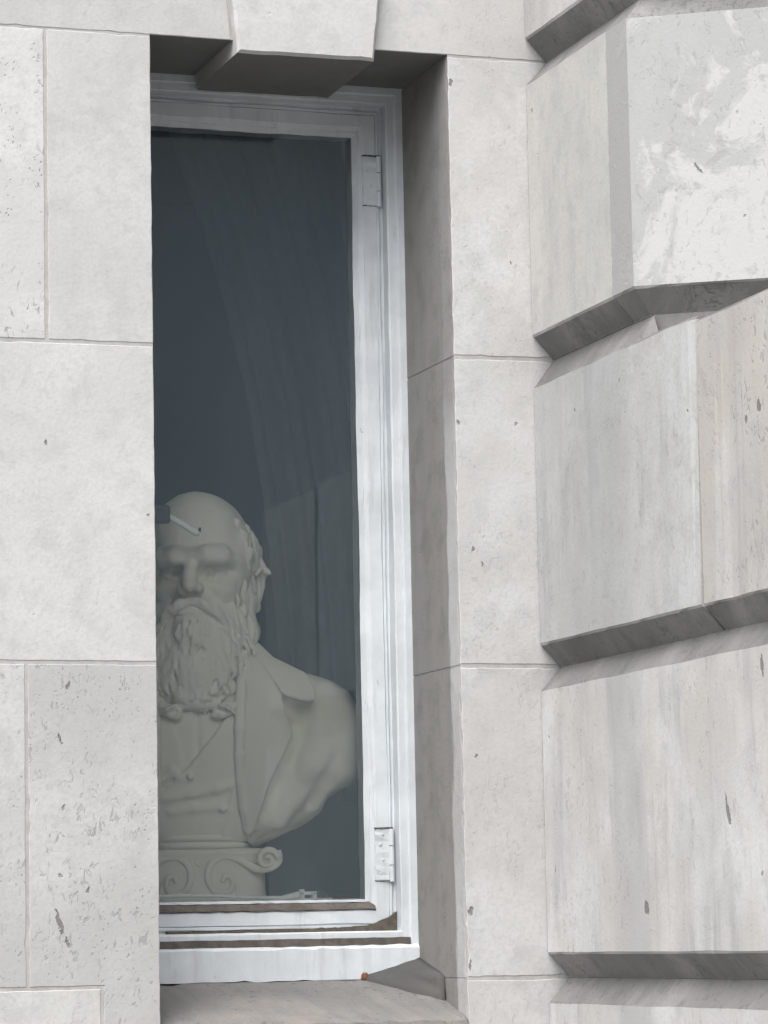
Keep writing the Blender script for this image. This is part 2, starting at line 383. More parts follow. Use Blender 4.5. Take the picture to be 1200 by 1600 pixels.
# wall core (mortar bed showing in the joints), with the window hole
def core():
    y = 0.0013; xs = [-4.0, XL-0.001, XR+0.001, 1.75]; zs = [0.0, 1.40, Z[5]+0.001, 6.0]
    v = []; f = []
    for Y in (y, 0.52):
        for zz in zs:
            for xx in xs: v.append((xx, Y, zz))
    def idx(k, r, c): return k*16 + r*4 + c
    for r in range(3):
        for c in range(3):
            if r == 1 and c == 1: continue
            f.append((idx(0, r, c), idx(0, r, c+1), idx(0, r+1, c+1), idx(0, r+1, c)))
            f.append((idx(1, r, c), idx(1, r+1, c), idx(1, r+1, c+1), idx(1, r, c+1)))
    f += [(idx(0, 1, 1), idx(0, 2, 1), idx(1, 2, 1), idx(1, 1, 1)), (idx(0, 2, 1), idx(0, 2, 2), idx(1, 2, 2), idx(1, 2, 1)),
          (idx(0, 2, 2), idx(0, 1, 2), idx(1, 1, 2), idx(1, 2, 2)), (idx(0, 1, 2), idx(0, 1, 1), idx(1, 1, 1), idx(1, 1, 2))]
    f += [(idx(0, 0, 0), idx(1, 0, 0), idx(1, 0, 1), idx(0, 0, 1)), (idx(0, 3, 0), idx(0, 3, 1), idx(1, 3, 1), idx(1, 3, 0)),
          (idx(0, 3, 1), idx(0, 3, 2), idx(1, 3, 2), idx(1, 3, 1)), (idx(0, 3, 2), idx(0, 3, 3), idx(1, 3, 3), idx(1, 3, 2)),
          (idx(0, 0, 0), idx(0, 1, 0), idx(1, 1, 0), idx(1, 0, 0)), (idx(0, 1, 0), idx(0, 2, 0), idx(1, 2, 0), idx(1, 1, 0)), (idx(0, 2, 0), idx(0, 3, 0), idx(1, 3, 0), idx(1, 2, 0)),
          (idx(0, 0, 3), idx(1, 0, 3), idx(1, 1, 3), idx(0, 1, 3)), (idx(0, 1, 3), idx(1, 1, 3), idx(1, 2, 3), idx(0, 2, 3)), (idx(0, 2, 3), idx(1, 2, 3), idx(1, 3, 3), idx(0, 3, 3))]
    return pydata('wall', v, f)
WALL = link('wall', core(), BLD, [M['mortar'], M['grime']])
for q in WALL.data.polygons:
    if 0.1 < q.center.y < 0.4 and XL-0.01 < q.center.x < XR+0.01: q.material_index = 1

def rect(x0, x1, z0, z1): return [(x0+J, z0+J), (x1-J, z0+J), (x1-J, z1-J), (x0+J, z1-J)]
sd_ = 100
def ws(poly, mat, **k):
    global sd_
    sd_ += 1
    return wall_stone(poly, M[mat], WALL, seed=sd_, **k)
XE = XC + 0.12                                            # wall stones run on behind the pier
rv = dict(reveal=M['grime'])
# lintel course, its inner ends cut to the keystone
ks = lambda z, s: (-0.2315 - (z-3.60)*0.09) if s < 0 else (0.1015 + (z-3.60)*0.11)
zt, zb = Z[6]-J, Z[5]
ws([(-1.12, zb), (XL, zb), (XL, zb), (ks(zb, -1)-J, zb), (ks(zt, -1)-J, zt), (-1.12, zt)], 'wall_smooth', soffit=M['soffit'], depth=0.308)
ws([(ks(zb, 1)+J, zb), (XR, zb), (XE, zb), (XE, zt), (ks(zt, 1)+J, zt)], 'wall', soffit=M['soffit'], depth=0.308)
ws(rect(-2.1, -1.12, Z[5], Z[6]), 'wall')
# jambs and ashlar left of the window
ws([(-0.634+J, Z[4]+J), (XL, Z[4]+J), (XL, Z[5]-J), (-0.634+J, Z[5]-J)], 'wall_smooth')
ws(rect(-1.5, -0.634, Z[4], Z[5]), 'wall_shelly')
ws([(-1.25+J, Z[3]+J), (XL, Z[3]+J), (XL, Z[4]-J), (-1.25+J, Z[4]-J)], 'wall_smooth')
ws([(-0.682+J, Z[2]+J), (-0.528+J, Z[2]+J), (-0.528+J, Z[1]+J), (XL, Z[1]+J), (XL, Z[3]-J), (-0.682+J, Z[3]-J)], 'wall_pitted')
ws(rect(-1.45, -0.682, Z[2], Z[3]), 'wall_pitted')
ws(rect(-1.3, -0.528, Z[1], Z[2]), 'wall')
# jambs right of the window
def jamb(z0, z1, m='jamb'):
    return ws([(XR, z0+J), (XE, z0+J), (XE, z1-J), (XR, z1-J)], m, worn=2.2, **rv)
jamb(Z[4], Z[5]); jamb(Z[3], Z[4]); jamb(Z[2], Z[3]); jamb(Z[1], Z[2])
# the rest of the facade a step to either side, above and below
for (x0, x1, a) in ((-2.3, -1.5, 4), (-2.2, -1.25, 3), (-2.4, -1.45, 2), (-2.2, -1.3, 1)): ws(rect(x0, x1, Z[a], Z[a+1]), 'wall')
for (x0, x1) in ((-2.1, -1.2), (-1.2, -0.4), (-0.4, XE)): ws(rect(x0, x1, Z[6], Z[7]), 'wall')
for (x0, x1) in ((-2.2, -1.1), (-1.1, -0.2), (-0.2, XE)): ws(rect(x0, x1, Z[0], Z[1]), 'wall')
ws(rect(XL, XR, Z[1], 1.30), 'wall')

# keystone: proud of the wall and hanging a little below the lintel
def keystone():
    zb = 3.484; zt = Z[6]-J
    front = [Vector(p) for p in ((-0.220, zb), (0.086, zb), (ks(zt, 1)-0.004, zt), (ks(zt, -1)+0.004, zt))]
    d = densify(front, 0.03); rg = random.Random(5)
    d = [p + Vector((rg.gauss(0, .0007), rg.gauss(0, .0007))) for p in d]
    i1 = inset(d, 0.006)
    r0 = [(p.x, 0.306, p.y) for p in d]; r1 = [(p.x, -0.022, p.y) for p in d]; r2 = [(p.x, -0.030, p.y) for p in i1]
    me = rings_mesh('keystone', [r0, r1, r2])
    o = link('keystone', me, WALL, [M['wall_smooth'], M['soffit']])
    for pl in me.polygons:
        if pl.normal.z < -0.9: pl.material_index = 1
keystone()

# sloping stone sill between the jambs
def sill():
    n = 26; v = []; f = []; rg = random.Random(3)
    prof = [(0.50, 1.545), (0.325, 1.518), (0.15, 1.472), (0.02, 1.4365), (0.0, 1.428), (-0.004, 1.41), (-0.004, 1.302), (0.50, 1.302)]
    k = len(prof)
    for i in range(n+1):
        x = XL+0.001 + (XR-XL-0.002)*i/n
        for j, (y, z) in enumerate(prof):
            a = 0.0016 if 0 < j < 6 else 0
            v.append((x, y + rg.gauss(0, a), z + rg.gauss(0, a)))
    for i in range(n):
        for j in range(k):
            f.append((i*k+j, i*k+(j+1) % k, (i+1)*k+(j+1) % k, (i+1)*k+j))
    f.append(tuple(range(k))); f.append(tuple(n*k+j for j in range(k)))
    me = pydata('sill', v, f); bm_fix(me)
    return link('sill', me, WALL, [M['sill']])
sill()
# mortar fillet sloping from the frame foot to the right reveal
def fillet():
    pts = [(0.126, 0.302, 1.518), (0.262, 0.318, 1.562), (0.2625, 0.142, 1.520), (0.258, 0.128, 1.476), (0.200, 0.205, 1.494), (0.160, 0.262, 1.507)]
    low = [(x, y, 1.40) for x, y, z in pts]
    n = len(pts); c = (0.215, 0.24, 1.528); v = pts + low + [c]
    f = [(i, (i+1) % n, n+(i+1) % n, n+i) for i in range(n)] + [(i, (i+1) % n, 2*n) for i in range(n)]
    me = pydata('mortar_fillet', v, f)
    bm = bmesh.new(); bm.from_mesh(me); bmesh.ops.recalc_face_normals(bm, faces=bm.faces)
    bmesh.ops.subdivide_edges(bm, edges=bm.edges, cuts=3, use_grid_fill=True); rg = random.Random(9)
    for q in bm.verts:
        if q.co.z > 1.45: q.co += Vector((0, rg.gauss(0, .0015), rg.gauss(0, .0012)))
    bm.to_mesh(me); bm.free()
    link('mortar_fillet', me, WALL, [M['fillet']], True)
fillet()

# ---------------------------------------------------------------- the pier: courses with V-shaped channels between
PIER = link('pier', pydata('pier', [(XC+0.06, -0.05, 0), (XC+0.06, 0.0, 0), (1.7, 0.0, 0), (1.7, -0.05, 0), (XC+0.06, -0.05, 5.9), (XC+0.06, 0.0, 5.9), (1.7, 0.0, 5.9), (1.7, -0.05, 5.9)],
     [(0, 1, 2, 3), (7, 6, 5, 4), (0, 4, 5, 1), (1, 5, 6, 2), (2, 6, 7, 3), (3, 7, 4, 0)]), BLD, [M['mortar']])
GD = 0.047
def pier_stone(line, zb, zt, mat, seed, back=None, chips=(), name='stone', jb=None, jt=None, flat=None, foot=None):
    """line: plan polyline of the face from the corner outwards; zb/zt: lower and upper lip; channels cut at 45 degrees"""
    rg = random.Random(seed)
    pl = densify([Vector(p) for p in line], 0.03, closed=False)
    n = len(pl)
    ins = []
    for i, p in enumerate(pl):
        e = [(pl[i]-pl[i-1]).normalized()] if i > 0 else []
        if i < n-1: e.append((pl[i+1]-pl[i]).normalized())
        nn = [Vector((-q.y, q.x)) for q in e]             # to the left of travel = into the stone
        m = sum(nn, Vector((0, 0)))
        m.normalize(); ins.append(m/ max(0.4, m.dot(nn[0])))
    bx = back if back is not None else 1.75
    jb = zb-0.0495 if jb is None else jb; jt = zt+0.0495 if jt is None else jt       # heights of the channel bottoms
    def ring(off, z, jz, jo, top=False):
        r = []; fr_ = [(rg.uniform(9, 26), rg.uniform(0, 6.3)) for _ in range(3)]; dent = 0.0
        for i, p in enumerate(pl):
            wv = sum(math.sin(p.y*a_+b_) for a_, b_ in fr_)/3
            dent = dent*0.35 + (rg.uniform(0.5, 2.6) if rg.random() < 0.10 else 0)      # now and then a worn or knocked place
            o = off + (jo*(0.6+0.6*wv)+jo*dent if jo else 0); zz = z + jz*wv*0.9 + (math.copysign(jz*dent*0.9, zb+0.2-z) if jo > 0.001 else 0)
            if jo:
                for (cy_, cz_, rad, dep) in chips:
                    q = math.hypot(p.y-cy_, (z-cz_))
                    if q < rad: o += dep*(1-q/rad)
            if top and flat is not None and p.y < flat: zz = zt+0.003 + (z-jt)*0.5
            q = p + ins[i]*o
            r.append((q.x, q.y, zz))
        zz = zt+0.003+(z-jt)*0.5 if (top and flat is not None) else z
        r.append((bx, r[n-1][1], zz)); r.append((bx, r[0][1], zz))
        return r
    R_ = [ring(GD, jb, 0, 0), ring(GD, jb+0.001, 0.0006, 0), ring(0.003, zb-0.001, 0.0010, 0.0018), ring(0.0, zb+0.004, 0.0012, 0.0006),
          ring(0.0, zt-0.004, 0.0014, 0.0006), ring(0.003, zt+0.001, 0.0012, 0.0022), ring(GD, jt-0.001, 0.0006, 0, True), ring(GD, jt, 0, 0, True)]
    if foot is not None: R_ = [ring(GD, foot, 0, 0)] + R_[1:]
    me = rings_mesh(name, R_)
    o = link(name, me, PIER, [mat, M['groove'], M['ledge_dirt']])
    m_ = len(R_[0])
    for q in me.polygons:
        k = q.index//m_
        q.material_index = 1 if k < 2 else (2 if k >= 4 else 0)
    return o
cant = Vector((0.678-XC, -0.715+0.573)).normalized()
cend = Vector((XC, -0.573)) + cant*1.45
A = [(XC, -0.462), (XC, -0.573), tuple(cend)]
pier_stone([(XC, -0.003), (XC, -0.4605)], 2.897, 3.462, M['pier_cream'], 21, back=1.2)
pier_stone(A, 2.897, 3.462, M['pier_crust'], 22, foot=2.770)
pier_stone([(XC, -0.003), (XC, -0.4605)], 3.562, 4.14, M['pier'], 23, back=1.2)
pier_stone(A, 3.562, 4.14, M['pier'], 24)
pier_stone([(XC, -0.003), (XC, -0.859)], 2.222, 2.787, M['pier_grey'], 25, chips=((-0.86, 2.787, 0.04, 0.008),), jt=2.846, flat=-0.585)
pier_stone([(XC, -0.871), (XC, -1.34), (1.75, -2.14)], 2.222, 2.777, M['pier_pink'], 26, chips=((-1.0, 2.222, 0.07, 0.010),), jt=2.846, flat=0.0)
for k_, (zb, zt) in enumerate(((1.562, 2.127), (0.895, 1.462), (0.23, 0.795))):
    pier_stone([(XC, -0.003), (XC, -1.34), (1.75, -2.14)], zb, zt, M['pier'], 27+k_)

# ---------------------------------------------------------------- the window
WIN = empty('window', (0, 0.31, 1.52), BLD)
WO = Vector((0, 0.31, 1.52))
def wl(me, name, mats, smooth=False):
    """link a sub-part of the window (mesh given in building coordinates)"""
    me.transform(Matrix.Translation(-WO)); return link(name, me, WIN, mats, smooth)

def sweep_frame(name, prof, x0, x1, z0, z1, seed, wob=0.0005, step=0.035, mat='paint', sides='LTRB', low=None):
    """profile (t inwards from the outer rectangle, y) swept round a rectangle with mitred corners; low: scale of t along the bottom"""
    rg = random.Random(seed)
    cor = [(x0, z0), (x0, z1), (x1, z1), (x1, z0)]
    inn = [(1, 1), (1, -1), (-1, -1), (-1, 1)]
    rings = []
    for k in range(4):
        a, b = k, (k+1) % 4
        L = math.hypot(cor[b][0]-cor[a][0], cor[b][1]-cor[a][1]); n = int(L/step)
        drift = [0.0]*len(prof)
        for i in range(n):
            t = i/n; r = []
            for j, (tt, y) in enumerate(prof):
                drift[j] = drift[j]*0.75 + rg.gauss(0, wob)
                ax = cor[a][0]+inn[a][0]*tt; az = cor[a][1]+inn[a][1]*tt
                bx = cor[b][0]+inn[b][0]*tt; bz = cor[b][1]+inn[b][1]*tt
                w_ = drift[j] if 0 < i else 0
                hor = k in (1, 3)
                r.append((ax+(bx-ax)*t + (0 if hor else w_), y + rg.gauss(0, wob*0.5), az+(bz-az)*t + (w_ if hor else 0)))
            rings.append(r)
    m = len(prof); v = [p for r in rings for p in r]; f = []; N = len(rings)
    for i in range(N):
        for j in range(m-1):
            f.append((i*m+j, ((i+1) % N)*m+j, ((i+1) % N)*m+j+1, i*m+j+1))
    me = pydata(name, v, f); bm_fix(me)
    return me
# fixed outer frame
FX0, FX1, FZ0, FZ1 = XL-0.004, XR+0.004, 1.577, Z[5]+0.004
fp = [(0.0, 0.42), (0.0, 0.312), (0.003, 0.309), (0.019, 0.309), (0.022, 0.312), (0.0225, 0.3155), (0.038, 0.3155), (0.041, 0.318), (0.0415, 0.352), (0.052, 0.354), (0.0525, 0.42)]
wl(sweep_frame('frame', fp, FX0, FX1, FZ0, FZ1, 41), 'frame', [M['paint']])
# casement sash with putty bevel
sp_ = [(0.0, 0.40), (0.0, 0.350), (0.002, 0.3475), (0.0065, 0.3475), (0.0080, 0.3500), (0.0095, 0.3465), (0.0375, 0.3465), (0.0405, 0.349), (0.0475, 0.353), (0.0495, 0.353), (0.0595, 0.3635), (0.060, 0.372), (0.060, 0.40)]
SX0, SX1, SZ0, SZ1 = FX0+0.0330, FX1-0.0490, 1.6250, FZ1-0.0510
wl(sweep_frame('sash', sp_, SX0, SX1, SZ0, SZ1, 42, 0.0007), 'sash', [M['paint']])
def box_me(name, x0, x1, y0, y1, z0, z1, bev=0.0, cuts=0, jit=0.0, seed=0):
    bm = bmesh.new(); bmesh.ops.create_cube(bm, size=1.0)
    for q in bm.verts: q.co = Vector(((x0+x1)/2+q.co.x*(x1-x0), (y0+y1)/2+q.co.y*(y1-y0), (z0+z1)/2+q.co.z*(z1-z0)))
    if cuts:
        L = max(x1-x0, y1-y0, z1-z0)
        ed = [e for e in bm.edges if e.calc_length() > 0.9*L]
        bmesh.ops.subdivide_edges(bm, edges=ed, cuts=cuts, use_grid_fill=True)
    if bev: bmesh.ops.bevel(bm, geom=[e for e in bm.edges if len(e.link_faces) == 2 and e.calc_face_angle(0) > 0.5], offset=bev, segments=2, affect='EDGES', profile=0.6)
    rg = random.Random(seed)
    if jit:
        for q in bm.verts: q.co += Vector((rg.gauss(0, jit), rg.gauss(0, jit), rg.gauss(0, jit)))
    me = bpy.data.meshes.new(name); bm.to_mesh(me); bm.free(); return me
# glass
GX0, GX1, GZ0, GZ1 = SX0+0.054, SX1-0.054, SZ0+0.040, SZ1-0.054
wl(box_me('glass_pane', GX0, GX1, 0.3645, 0.3685, GZ0, GZ1), 'glass_pane', [M['glass']])
# weathered strips: bare glazing bevel along the bottom rail, raised brown strip painting a shadowed, dirty gap above the timber sill, sill nosing
def strip(name, pts, x0, x1, mat, seed, jit=0.0008, slope=None):
    rg = random.Random(seed); n = 30; m = len(pts); v = []; f = []
    for i in range(n+1):
        x = x0+(x1-x0)*i/n
        for (y, z) in pts: v.append((x, y+rg.gauss(0, jit), z+rg.gauss(0, jit)))
    for i in range(n):
        for j in range(m): f.append((i*m+j, i*m+(j+1) % m, (i+1)*m+(j+1) % m, (i+1)*m+j))
    f.append(tuple(range(m))); f.append(tuple(n*m+j for j in range(m)))
    me = pydata(name, v, f); bm_fix(me); return wl(me, name, [M[mat]])
strip('glazing_bevel', [(0.3435, 1.6665), (0.3450, 1.6650), (0.362, 1.6650), (0.362, 1.6815), (0.3560, 1.6815), (0.3450, 1.6690)], SX0+0.040, SX1-0.041, 'bare_wood', 43)
strip('putty_line', [(0.3545, 1.6860), (0.3545, 1.6822), (0.3642, 1.6822), (0.3642, 1.6880)], SX0+0.055, SX1-0.0580, 'paint', 44, 0.0003)
strip('shadow_gap_strip', [(0.3062, 1.5885), (0.312, 1.5885), (0.312, 1.6035), (0.3062, 1.6035)], XL+0.002, XR-0.019, 'bare_wood', 45, 0.0006)
strip('timber_sill', [(0.302, 1.514), (0.42, 1.505), (0.42, 1.589), (0.330, 1.5885), (0.306, 1.5865), (0.301, 1.581)], XL+0.001, XR-0.0006, 'paint', 46, 0.0009)
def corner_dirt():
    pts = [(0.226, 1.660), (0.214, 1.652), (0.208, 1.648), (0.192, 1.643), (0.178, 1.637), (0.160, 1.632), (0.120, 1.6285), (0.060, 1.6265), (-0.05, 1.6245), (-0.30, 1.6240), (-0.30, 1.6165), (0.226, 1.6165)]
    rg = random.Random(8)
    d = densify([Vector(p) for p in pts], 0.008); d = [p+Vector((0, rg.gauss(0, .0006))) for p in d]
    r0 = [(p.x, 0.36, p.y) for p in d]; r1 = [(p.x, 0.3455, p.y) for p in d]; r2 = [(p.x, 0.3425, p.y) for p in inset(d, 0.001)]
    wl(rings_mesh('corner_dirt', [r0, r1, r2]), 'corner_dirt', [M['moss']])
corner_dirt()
# hinges are kept as window sub-parts, one mesh each (plate, knuckle and screws together)
def hinge_mesh(zc, seed):
    x0, x1 = SX1-0.040, SX1+0.005
    bm = bmesh.new()
    def add(me):
        bm.from_mesh(me); bpy.data.meshes.remove(me)
    add(box_me('t', x0, x1-0.011, 0.3432, 0.3482, zc-0.058, zc+0.055, 0.0018, 8, 0.0010, seed))
    for dz in (-0.042, -0.012, 0.022, 0.044):
        r = bmesh.ops.create_uvsphere(bm, u_segments=8, v_segments=6, radius=0.0036)
        for q in r['verts']: q.co = Vector((q.co.x+x0+0.012+(0.006 if dz in (-0.012, 0.044) else 0), q.co.y*0.45+0.3430, q.co.z+zc+dz))
    for (a, b) in ((-0.060, -0.025), (-0.023, 0.018), (0.020, 0.056)):
        r = bmesh.ops.create_cone(bm, cap_ends=True, segments=12, radius1=0.0058, radius2=0.0054, depth=b-a)
        for q in r['verts']: q.co += Vector((x1-0.007, 0.3440, zc+(a+b)/2))
    me = bpy.data.meshes.new('hinge'); bm.to_mesh(me); bm.free()
    wl(me, 'hinge', [M['paint']])
    for s, h_ in ((1, 0.0022), (-1, 0.0016)):
        wl(box_me('paint_crack', x0-0.001, x1-0.002, 0.3452, 0.3474, zc+s*0.0575-h_, zc+s*0.0575+h_, 0, 6, 0.0006, seed+5), 'paint_crack', [M['moss']])
hinge_mesh(3.308, 51); hinge_mesh(1.786, 52)

def tube(pts, rad, seg=10, flat=1.0):
    """swept tube through pts; rad number or list"""
    n = len(pts); pts = [Vector(p) for p in pts]
    rs = rad if isinstance(rad, (list, tuple)) else [rad]*n
    v = []; f = []
    for i, p in enumerate(pts):
        d = (pts[min(i+1, n-1)]-pts[max(i-1, 0)]).normalized()
        up = Vector((0, 1, 0)) if abs(d.y) < 0.9 else Vector((1, 0, 0))
        a = d.cross(up).normalized(); b = d.cross(a).normalized()
        for k in range(seg):
            t = 2*math.pi*k/seg; v.append(p + a*math.cos(t)*rs[i] + b*math.sin(t)*rs[i]*flat)
    for i in range(n-1):
        for k in range(seg): f.append((i*seg+k, i*seg+(k+1) % seg, (i+1)*seg+(k+1) % seg, (i+1)*seg+k))
    f.append(tuple(range(seg-1, -1, -1))); f.append(tuple((n-1)*seg+k for k in range(seg)))
    return v, f
def tube_obj(name, pts, rad, mat, parent, seg=10, flat=1.0, off=None):
    v, f = tube(pts, rad, seg, flat); me = pydata(name, v, f)
    if off is not None: me.transform(Matrix.Translation(-off))
    return link(name, me, parent, [mat], True)
# casement fastener on the hidden left stile, its lever reaching into view
tube_obj('fastener_lever', [(-0.300, 0.392, 2.545), (-0.268, 0.402, 2.537), (-0.235, 0.405, 2.520), (-0.212, 0.402, 2.505), (-0.203, 0.396, 2.498)], [0.007, 0.0065, 0.0075, 0.0085, 0.006], M['white_metal'], WIN, 10, 0.7, WO)
wl(box_me('fastener_plate', -0.315, -0.268, 0.386, 0.410, 2.520, 2.562, 0.008, 0), 'fastener_plate', [M['dark_metal']])
tube_obj('fastener_hook', [(-0.206, 0.398, 2.498), (-0.200, 0.399, 2.506), (-0.198, 0.400, 2.513)], [0.003, 0.0035, 0.002], M['dark_metal'], WIN, 8, 1.0, WO)
# casement stay along the bottom rail
tube_obj('stay_bar', [(-0.32, 0.408, 1.702), (-0.25, 0.410, 1.703), (-0.16, 0.412, 1.701), (-0.07, 0.414, 1.696), (-0.02, 0.415, 1.694), (0.010, 0.414, 1.698), (0.026, 0.412, 1.703)], [0.0042, 0.004, 0.004, 0.0042, 0.005, 0.008, 0.007], M['white_metal'], WIN, 8, 1.0, WO)
me = bpy.data.meshes.new('stay_bracket'); bm = bmesh.new()
for b_ in (box_me('t', 0.022, 0.032, 0.402, 0.418, 1.690, 1.713, 0.002), box_me('t', 0.050, 0.060, 0.402, 0.418, 1.690, 1.708, 0.002), box_me('t', 0.022, 0.060, 0.402, 0.418, 1.700, 1.7075, 0.002), box_me('t', 0.010, 0.095, 0.400, 0.420, 1.688, 1.693, 0.001)):
    bm.from_mesh(b_)
bm.to_mesh(me); bm.free(); wl(me, 'stay_bracket', [M['white_metal']])
tube_obj('stay_foot', [(0.058, 0.409, 1.702), (0.070, 0.409, 1.703), (0.082, 0.409, 1.697), (0.092, 0.409, 1.691)], [0.007, 0.0075, 0.006, 0.004], M['dark_metal'], WIN, 8, 1.0, WO)
# rusty fixing at the frame foot
bm = bmesh.new(); bmesh.ops.create_icosphere(bm, subdivisions=2, radius=1.0); rg = random.Random(4)
for q in bm.verts: q.co = Vector((0.134+q.co.x*0.009*(1+rg.gauss(0, .15)), 0.297+q.co.y*0.006, 1.519+q.co.z*0.011*(1+rg.gauss(0, .15))))
me = bpy.data.meshes.new('rusty_fixing'); bm.to_mesh(me); bm.free(); wl(me, 'rusty_fixing', [M['rust']])

# ---------------------------------------------------------------- the room behind
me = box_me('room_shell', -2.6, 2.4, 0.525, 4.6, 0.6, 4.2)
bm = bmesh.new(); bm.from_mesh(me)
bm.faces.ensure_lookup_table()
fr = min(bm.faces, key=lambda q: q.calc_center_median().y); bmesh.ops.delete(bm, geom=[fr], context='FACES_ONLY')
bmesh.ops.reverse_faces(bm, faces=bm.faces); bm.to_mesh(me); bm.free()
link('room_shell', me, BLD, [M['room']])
link('inner_ledge', box_me('inner_ledge', XL-0.015, XR+0.015, 0.372, 0.95, 1.55, 1.6905, 0.004), BLD, [M['ledge']])
def curtain():
    nx, nz = 90, 40; v = []; f = []
    for j in range(nz+1):
        t = j/nz; z = 3.75 - t*(3.75-1.93)
        e = np.interp(z, [1.9, 2.35, 2.63, 2.91, 3.18, 3.41, 3.75], [0.165, 0.153, 0.129, 0.089, 0.028, -0.041, -0.17])
        for i in range(nx+1):
            s = i/nx; x = e + (0.95-e)*s
            a = 0.5+0.5*t
            y = 1.0 + 0.028*a*math.sin(s*46+0.6*math.sin(z*1.4)) + 0.014*math.sin(s*97+z*0.8) + (0.02*math.sin(z*2.1+s*5))
            v.append((x, y, z))
    for j in range(nz):
        for i in range(nx):
            a = j*(nx+1)+i; f.append((a, a+1, a+nx+2, a+nx+1))
    me = pydata('curtain', v, f)
    o = link('curtain', me, None, [M['curtain']], True)
    sm = o.modifiers.new('thick', 'SOLIDIFY'); sm.thickness = 0.004
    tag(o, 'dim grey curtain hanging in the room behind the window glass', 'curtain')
curtain()

# ---------------------------------------------------------------- the bust: sculpted as signed-distance fields, meshed by surface nets
# local unit = 1.46 mm; x to the bust's left hand (viewer's right), -y to the front, z up from the pedestal foot
def vnoise(x, y, z, seed=0):
    """smooth value noise in [-1,1] on arrays"""
    def h(i, j, k):
        n = (i*374761393 + j*668265263 + k*2147483647 + seed*1274126177) & 0xffffffff
        n = ((n ^ (n >> 13))*1274126177) & 0xffffffff
        n = ((n ^ (n >> 15))*2246822519) & 0xffffffff
        return (n ^ (n >> 16)).astype(np.float32)/2147483647.5 - 1.0
    xi, yi, zi = np.floor(x).astype(np.int64), np.floor(y).astype(np.int64), np.floor(z).astype(np.int64)
    u, v, w_ = (x-xi).astype(np.float32), (y-yi).astype(np.float32), (z-zi).astype(np.float32)
    u, v, w_ = u*u*(3-2*u), v*v*(3-2*v), w_*w_*(3-2*w_)
    r = 0
    for a in (0, 1):
        for b in (0, 1):
            for c in (0, 1):
                r = r + h(xi+a, yi+b, zi+c)*(u if a else 1-u)*(v if b else 1-v)*(w_ if c else 1-w_)
    return r

